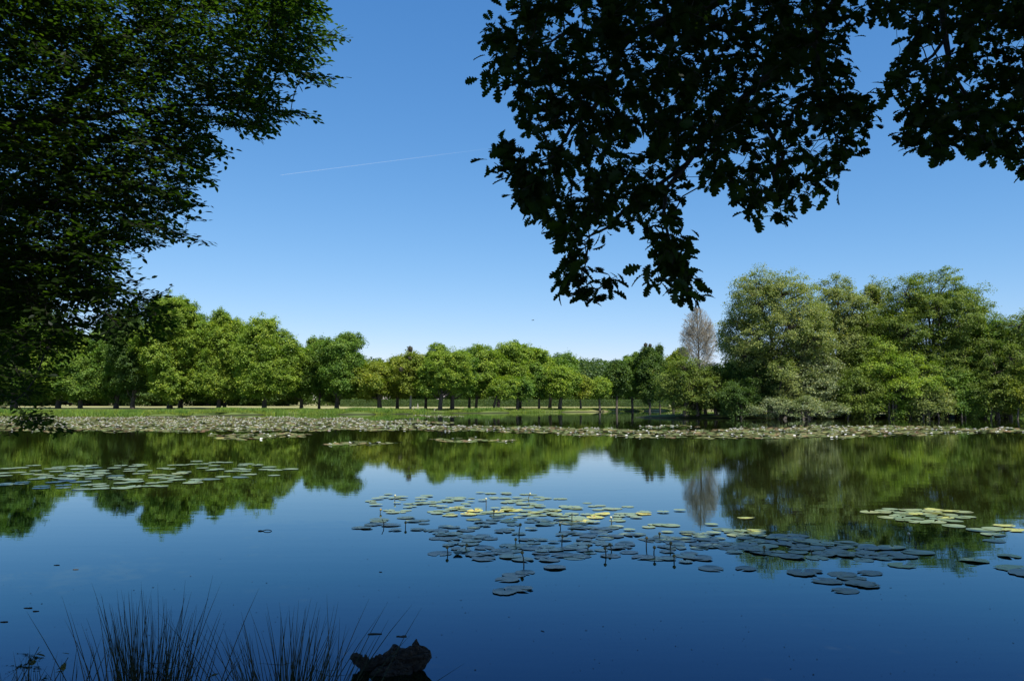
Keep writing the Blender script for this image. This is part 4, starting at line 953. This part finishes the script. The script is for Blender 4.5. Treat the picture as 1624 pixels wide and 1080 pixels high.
# --- oak over the camera, right
OAKB = np.array([5.5, -3.2, .35])
def oak():
    rng = np.random.default_rng(81)
    root = thing('oak_tree', 'dark oak overhanging from the top right with lobed leaves against the sky', 'tree', tuple(OAKB))
    A = [(800, -60), (800, 0), (832, 22), (800, 34), (760, 42), (770, 60), (778, 100), (770, 128), (800, 145), (818, 185), (800, 225), (775, 248), (790, 285), (825, 300), (835, 345), (868, 372), (900, 388), (905, 420), (880, 465), (940, 486), (985, 458), (978, 420), (955, 392), (1000, 385), (1030, 392), (1035, 425), (1022, 452), (1060, 478), (1120, 488), (1112, 462), (1085, 440), (1092, 400), (1088, 372), (1072, 335), (1100, 300), (1140, 345), (1185, 350), (1200, 318), (1215, 320), (1238, 360), (1262, 335), (1315, 318), (1340, 285), (1352, 250), (1388, 205), (1372, 165), (1345, 135), (1350, 95), (1372, 55), (1420, 45), (1440, -60)]
    B = [(1390, -60), (1400, 30), (1425, 60), (1460, 68), (1410, 92), (1392, 140), (1418, 185), (1440, 240), (1480, 268), (1505, 245), (1560, 240), (1590, 262), (1624, 280), (1760, 300), (1760, -60)]
    gaps = [((1405, 62), 30), ((1375, 85), 28), ((1390, 130), 22), ((1150, 320), 16), ((1400, 180), 18), ((1500, 78), 20), ((1480, 90), 14), ((1245, 143), 10), ((955, 395), 12), ((1010, 365), 14), ((912, 28), 15), ((1225, 240), 14), ((1300, 230), 12), ((880, 45), 10), ((1100, 255), 12), ((845, 235), 13), ((1090, 330), 13), ((985, 395), 12), ((1165, 255), 9)]
    def dens(x, y):
        d = np.ones_like(x)
        for (gx, gy), r in gaps: d[(x - gx) ** 2 + (y - gy) ** 2 < (r + 9) ** 2] = 0
        d *= np.where((y > 385) & (x > 940) & (x < 1020), .25, 1); return d
    TA = sample_poly(A, 1020, rng, dens); TB = sample_poly(B, 480, rng, dens)
    Tp = np.vstack([TA, TB]); Tp[:, 1] -= np.where(Tp[:, 1] > 330, 13, 7); Dp = 3.4 + 3.0 * rng.uniform(0, 1, len(Tp)) ** 1.3; low = Tp[:, 1] > 380; Dp[low] = rng.uniform(3.5, 4.0, low.sum())
    Dp[(Tp[:, 0] < 850) & (Tp[:, 1] > 220)] = rng.uniform(3.2, 3.5, ((Tp[:, 0] < 850) & (Tp[:, 1] > 220)).sum())
    Tq = sample_poly([(820, -60), (850, 60), (880, 150), (1000, 230), (1250, 180), (1330, 60), (1340, -60)], 260, rng); Tr = sample_poly([(1470, -60), (1540, 60), (1560, 190), (1760, 230), (1760, -60)], 110, rng)
    W = np.vstack([pt(Tp[:, 0], Tp[:, 1], Dp), pt(np.r_[Tq[:, 0], Tr[:, 0]], np.r_[Tq[:, 1], Tr[:, 1]], rng.uniform(5.2, 7.2, 370))])
    # overhead continuation of the low boughs, out of frame
    ov = np.stack([rng.uniform(-1.0, 6.5, 560), rng.uniform(.8, 6.2, 560), rng.uniform(4.2, 6.2, 560)], 1); W2 = ov[proj(ov)[1] < -70]
    sk = Skel(); C = OAKB * 0
    b0 = OAKB
    sk.chain([b0 + [0, 0, 3.6], b0 + [-1.0, 2.2, 4.4], (3.2, 2.2, 4.9), (2.2, 4.2, 4.6), pt(1290, 60, 5.0), pt(1180, 160, 4.7), pt(1090, 260, 4.3), pt(1050, 340, 3.9), pt(1075, 430, 3.75)], [.16, .12, .085, .05, .032, .022, .014, .009, .003])
    sk.chain([(2.2, 4.2, 4.6), pt(1120, 10, 5.0), pt(1000, 60, 4.9), pt(900, 45, 4.8), pt(840, 75, 4.6)], [.05, .035, .02, .011, .004])
    sk.chain([pt(1000, 60, 4.9), pt(950, 150, 4.4), pt(900, 230, 3.9), pt(840, 262, 3.4)], [.02, .014, .009, .003])
    sk.chain([pt(1090, 260, 4.3), pt(1000, 330, 3.9), pt(930, 380, 3.7), pt(925, 440, 3.6)], [.014, .009, .005, .002])
    sk.chain([pt(1180, 160, 4.7), pt(1240, 250, 4.6), pt(1225, 300, 4.4), pt(1240, 345, 4.3)], [.02, .012, .006, .002])
    sk.chain([pt(1290, 60, 5.0), pt(1320, 160, 4.8), pt(1330, 240, 4.6)], [.026, .012, .003])
    sk.chain([(3.2, 2.2, 4.9), pt(1480, -40, 5.0), pt(1500, 60, 4.8), pt(1505, 110, 4.6), pt(1470, 200, 4.4)], [.05, .03, .02, .013, .003])
    sk.chain([pt(1500, 60, 4.8), pt(1450, 108, 4.7), pt(1415, 125, 4.6)], [.012, .008, .003])
    sk.chain([pt(1505, 110, 4.6), pt(1580, 180, 4.5), pt(1640, 250, 4.4)], [.013, .008, .003])
    sk.chain([(3.2, 2.2, 4.9), (1.0, 3.0, 5.2), (-.5, 4.0, 5.0)], [.06, .03, .01]); sk.chain([(3.2, 2.2, 4.9), (5.0, 4.0, 5.2)], [.05, .02])
    ends, dirs = sk.reach(np.vstack([W, W2]), rng, sag=.05)
    mb = MB(); sk.wood(mb, .0016, .42, .03); 
    mb.v = [v - OAKB for v in mb.v]; mb.build('low_boughs', M['bark_dark'], root)
    # lobed leaf
    prof = [(0, .012), (.10, .03), (.18, .13), (.24, .15), (.28, .09), (.35, .21), (.42, .23), (.46, .12), (.53, .27), (.61, .31), (.65, .17), (.72, .27), (.79, .27), (.82, .15), (.88, .19), (.94, .15), (.97, .08), (1.0, .0)]
    prof = np.array(prof); n_ = len(prof); mid = np.stack([prof[:, 0], 0 * prof[:, 0], -.25 * (prof[:, 0] - .3) ** 2], 1)
    U = np.stack([prof[:, 0], prof[:, 1], mid[:, 2] + .25 * prof[:, 1]], 1); Lw = U * [1, -1, 1]; Vl = np.vstack([mid, U, Lw]); i = np.arange(n_ - 1)
    Fl = [np.stack([i, i + 1, i + 1 + n_, i + n_], 1), np.stack([i, i + 2 * n_, i + 1 + 2 * n_, i + 1], 1)]
    P = []; Dd = []; Nn = []; S = []
    for e, d in zip(ends, dirs):
        k = rng.integers(6, 11); a0 = rng.uniform(0, 6.28); h = unit(d * [1, 1, .6] + rng.normal(0, .35, 3))
        for j in range(k):
            a = a0 + j * 2.4; rad = np.array([math.cos(a), math.sin(a), 0]) ; sp_ = rng.uniform(.35, 1.1)
            dd = unit(h * (1.1 - .5 * sp_) + rad * sp_ + np.array([0, 0, -rng.uniform(.1, .75)]) + rng.normal(0, .22, 3))
            P.append(sk.P[e] + rng.normal(0, .022, 3) - h * .03 * (j // 3)); Dd.append(dd); Nn.append(np.array([0, 0, 1.]) + rng.normal(0, .55, 3) + np.array([0, -.25, 0])); S.append(rng.uniform(.05, .098))
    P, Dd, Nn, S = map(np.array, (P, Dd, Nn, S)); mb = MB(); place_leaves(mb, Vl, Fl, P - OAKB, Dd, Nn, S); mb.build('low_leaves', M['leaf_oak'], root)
    # trunk and high crown, unseen above and behind the camera; lobes shaped for their shade
    mbt = MB(); tube(mbt, [[0, 0, -.4], [0, 0, .2], [.05, 0, 1.4], [-.05, .1, 3.6], [-.2, .2, 6.5], [-.3, .4, 9.5]], [.62, .48, .4, .36, .27, .1], 14)
    lc = []
    for k in range(36):
        a = k * 2.4; r = 1.4 + 5.6 * math.sqrt((k + .5) / 36); c = np.array([math.cos(a) * r, math.sin(a) * r + 1.9, rng.uniform(7.0, 11.5) - r * .2])
        if c[0] + OAKB[0] > 8.6 and c[1] + OAKB[1] > 1.5: continue
        lc.append(c); s0 = np.array([-.1, .2, min(3.4 + k * .18, 8)]); tube(mbt, [s0, (s0 + c) / 2 + [0, 0, .4], c], [.13, .08, .02], 6)
    mbt.build('trunk', M['bark'], root, smooth=True)
    lc = np.array(lc); n = 100000; k = rng.integers(0, len(lc), n); o_ = unit(rng.normal(size=(n, 3))) * rng.uniform(.55, 1, (n, 1)) * [2.1, 2.1, 1.4]
    LPp = lc[k] + o_
    w_ = LPp + OAKB; pxx, pyy = proj(w_); vis = (w_[:, 1] > .5) & (pyy > -30)
    LPp, o_ = LPp[~vis], o_[~vis]
    mb = MB(); diamonds(mb, LPp, o_ * .3 + [0, 0, .8] + rng.normal(0, .4, LPp.shape), rng.uniform(.16, .28, len(LPp)), .7, rng); mb.build('high_crown', M['leaf_canopy'], root)
    print('oak leaves', len(P))
oak()

# --- small leaved tree hanging in from the left
BB = np.array([-8.2, 6.2, .3])
def beech():
    rng = np.random.default_rng(91)
    root = thing('beech_tree', 'dark small leaved tree hanging in from the left edge almost down to the water', 'tree', tuple(BB))
    A = [(-60, -60), (500, -60), (500, 10), (505, 35), (528, 62), (500, 78), (490, 92), (510, 126), (455, 118), (425, 145), (478, 182), (440, 190), (405, 208), (345, 196), (318, 212), (338, 240), (312, 258), (316, 283), (285, 300), (298, 338), (250, 345), (292, 374), (225, 388), (175, 420), (185, 452), (205, 466), (-60, 470)]
    B = [(-60, 440), (170, 445), (205, 468), (245, 474), (255, 500), (248, 530), (200, 532), (150, 532), (100, 545), (60, 570), (30, 590), (-60, 590)]
    Cc = [(-60, 580), (60, 575), (70, 610), (62, 640), (30, 640), (-60, 650)]
    Dq = [(30, 655), (60, 660), (82, 678), (55, 676), (30, 668)]
    g_ = [((195, 430), 14), ((140, 250), 14), ((115, 118), 12), ((15, 355), 14), ((430, 120), 12), ((330, 205), 10)]
    def dens(x, y):
        d = np.ones_like(x)
        for (gx, gy), r in g_: d[(x - gx) ** 2 + (y - gy) ** 2 < r * r] = .15
        return d
    Tp = np.vstack([sample_poly(A, 2900, rng, dens), sample_poly([(-60, 200), (120, 240), (150, 440), (-60, 540)], 350, rng), sample_poly(B, 300, rng), sample_poly(Cc, 42, rng), sample_poly(Dq, 9, rng), np.array([(530, 64), (520, 60), (500, 124), (495, 124), (478, 183), (462, 178), (335, 240), (318, 284), (297, 340), (280, 338), (293, 374), (270, 370), (246, 472), (228, 468), (250, 345), (225, 388), (205, 465), (150, 500), (236, 505), (75, 676), (60, 668)])])
    Dp = rng.uniform(7.2, 11.0, len(Tp)); W = pt(Tp[:, 0], Tp[:, 1], Dp)
    ov = np.stack([rng.uniform(-12, -2.2, 1300), rng.uniform(3, 10.5, 1300), rng.uniform(6.6, 9.5, 1300)], 1); ov = ov[(proj(ov)[1] < -40) & ~((ov[:, 0] > -4.2) & (ov[:, 1] > 6.5))]
    sk = Skel(); b0 = BB
    def trunk(z): return b0 + np.array([.1 * z, .12 * z, z])
    sk.chain([trunk(2.6), pt(-60, 205, 8.6), pt(80, 196, 9), pt(135, 130, 9.2), pt(205, 55, 9.5), pt(300, 15, 9.8), pt(400, 20, 9.8), pt(500, 60, 10)], [.12, .085, .07, .05, .04, .028, .016, .004])
    sk.chain([pt(80, 196, 9), pt(200, 180, 9), pt(330, 165, 9), pt(460, 184, 9)], [.04, .028, .015, .004])
    sk.chain([trunk(2.2), pt(-40, 330, 8.6), pt(100, 320, 8.8), pt(200, 325, 8.8), pt(290, 338, 8.8)], [.09, .06, .035, .016, .004])
    sk.chain([trunk(1.8), pt(-50, 430, 8.2), pt(60, 420, 8.4), pt(160, 445, 8.6), pt(235, 475, 8.6)], [.08, .05, .03, .014, .004])
    sk.chain([pt(60, 420, 8.4), pt(90, 520, 8.4), pt(50, 600, 8.2), pt(25, 640, 8.1), pt(60, 670, 8.0)], [.02, .012, .007, .004, .0015])
    sk.chain([pt(90, 520, 8.4), pt(170, 540, 8.6)], [.008, .003])
    sk.chain([trunk(4.5), (-5, 8.0, 8.0), (-3, 9.0, 8.3)], [.12, .07, .02]); sk.chain([trunk(4.5), (-9, 9, 8.0)], [.1, .03]); sk.chain([(-5, 8, 8.), (-4, 5.5, 8.4)], [.05, .02])
    ends, dirs = sk.reach(np.vstack([W, ov]), rng, sag=.04, step=.2)
    Vl, F_ = beech_leaf(); Fl = [F_]
    P = []; Dd = []; Nn = []; S = []; TA_ = []; TB_ = []
    for e, d in zip(ends, dirs):
        o0 = sk.P[e]; ax_ = unit(np.array([.85, -.25, -.10]) + d * .5 + rng.normal(0, .28, 3)); nrm = unit(np.array([.05, -.1, 1]) + rng.normal(0, .22, 3)); side = unit(np.cross(nrm, ax_))
        L_ = rng.uniform(.28, .48); o1 = o0 - ax_ * L_ * .5
        for br in range(5):
            if br == 0: s0, dr, ll = o1, ax_, L_ * 1.1
            else: sg = 1 if br % 2 else -1; s0 = o1 + ax_ * L_ * (.12 + .17 * br); dr = unit(ax_ * .8 + side * sg * .75); ll = L_ * rng.uniform(.4, .62)
            TA_.append(s0); TB_.append(s0 + dr * ll); nlf = max(3, int(ll / .052)); sd = unit(np.cross(nrm, dr))
            for j in range(nlf):
                sg = 1 if j % 2 else -1; P.append(s0 + dr * ll * (j + .6) / nlf); Dd.append(unit(dr * .75 + sd * sg * .75 + rng.normal(0, .18, 3) + [0, 0, -.1])); Nn.append(nrm + rng.normal(0, .3, 3)); S.append(rng.uniform(.052, .088))
    mb = MB(); sk.wood(mb, .0016, .45, .035); edge_tubes(mb, TA_, TB_, .0018, .0008, 3); mb.v = [v - BB for v in mb.v]; mb.build('low_boughs', M['bark_dark'], root)
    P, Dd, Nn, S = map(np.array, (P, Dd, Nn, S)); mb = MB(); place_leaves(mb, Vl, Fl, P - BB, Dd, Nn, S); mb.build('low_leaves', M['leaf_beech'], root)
    mbt = MB(); z_ = np.array([-.4, .1, 1., 2.6, 5, 8, 11]); tube(mbt, np.stack([.1 * z_, .12 * z_, z_], 1), [.5, .38, .32, .28, .22, .15, .05], 12)
    lc = []  # high crown, unseen above the frame; lobes placed to shade the boughs, open upper right
    for k in range(22):
        a = k * 2.4; r = .8 + 4.4 * math.sqrt((k + .5) / 22); c = np.array([math.cos(a) * r + .8, math.sin(a) * r - .2, rng.uniform(8, 11.5) - r * .15])
        if c[0] + BB[0] > -4.6 and c[1] + BB[1] > 3.5: continue
        lc.append(c)
        zz_ = min(3.5 + k * .22, 9); s0 = np.array([.1 * zz_, .12 * zz_, zz_]); tube(mbt, [s0, (s0 + c) / 2 + [0, 0, .3], c], [.09, .06, .02], 6)
    mbt.build('trunk', M['bark'], root, smooth=True)
    lc = np.array(lc); n = 42000; k = rng.integers(0, len(lc), n); o_ = unit(rng.normal(size=(n, 3))) * rng.uniform(.55, 1, (n, 1)) * [1.8, 1.8, 1.3]; LPp = lc[k] + o_
    w_ = LPp + BB; pxx, pyy = proj(w_); vis = (w_[:, 1] > .5) & (pyy > -30); LPp, o_ = LPp[~vis], o_[~vis]
    mb = MB(); diamonds(mb, LPp, o_ * .3 + [0, 0, .8] + rng.normal(0, .4, LPp.shape), rng.uniform(.14, .24, len(LPp)), .7, rng); mb.build('high_crown', M['leaf_canopy'], root)
    print('beech leaves', len(P))
beech()

# ------------------------------------------------------------------ bird and contrail
def bird(px, py, D, label):
    c = pt(px, py, D); root = thing('bird', label, 'bird', tuple(c), R(20))
    mb = MB(); t = np.array([-.16, -.12, -.05, .05, .11, .15, .18]); tube(mb, np.stack([t, 0 * t, .01 * np.cos(t * 9)], 1), [.006, .02, .035, .032, .02, .018, .004], 9)
    mb.add([[-.13, 0, 0], [-.24, .04, 0], [-.24, -.04, 0], [-.13, 0, .008]], [[0, 1, 2], [3, 2, 1]])
    mb.build('body', M['bark_dark'], root, smooth=True)
    for s in (-1, 1):
        mb = MB(); Vt = np.array([[.07, s * .02, .01], [.09, s * .16, .05], [.03, s * .34, .03], [-.03, s * .2, .04], [-.05, s * .02, .01]]); V = np.vstack([Vt, Vt - [0, 0, .006]])
        i = np.arange(5); j = (i + 1) % 5; mb.add(V, i[None], (i[::-1] + 5)[None], np.stack([i + 5, j + 5, j, i], 1)); mb.build('wing', M['bark_dark'], root)
bird(845, 508, 88, 'small dark bird flying low in the sky left of the hanging oak leaves')
m, nt, out = nmat('contrail ice'); d = N(nt, 'ShaderNodeBsdfDiffuse'); d.inputs[0].default_value = (.9, .9, .9, 1); tr = N(nt, 'ShaderNodeBsdfTransparent'); ms = N(nt, 'ShaderNodeMixShader')
tc = N(nt, 'ShaderNodeTexCoord'); sx = N(nt, 'ShaderNodeSeparateXYZ'); mr = N(nt, 'ShaderNodeMapRange'); nt.links.new(tc.outputs['Generated'], sx.inputs[0]); nt.links.new(sx.outputs['X'], mr.inputs[0])
mr.inputs['To Min'].default_value = .12; mr.inputs['To Max'].default_value = .01
nt.links.new(mr.outputs[0], ms.inputs[0]); nt.links.new(tr.outputs[0], ms.inputs[1]); nt.links.new(d.outputs[0], ms.inputs[2]); nt.links.new(ms.outputs[0], out.inputs[0])
a_, b_ = pt(445, 278, 8000), pt(775, 236, 8000); c_ = (a_ + b_) / 2; mb = MB(); t = np.linspace(0, 1, 24)[:, None]; P = a_ * (1 - t) + b_ * t - c_
tube(mb, P, np.linspace(1.8, 4.0, 24), 8); tag(mb.build('contrail', m, loc=tuple(c_), smooth=True), 'thin white aircraft trail fading to the right in the blue sky', 'contrail')
print('pads', npads)
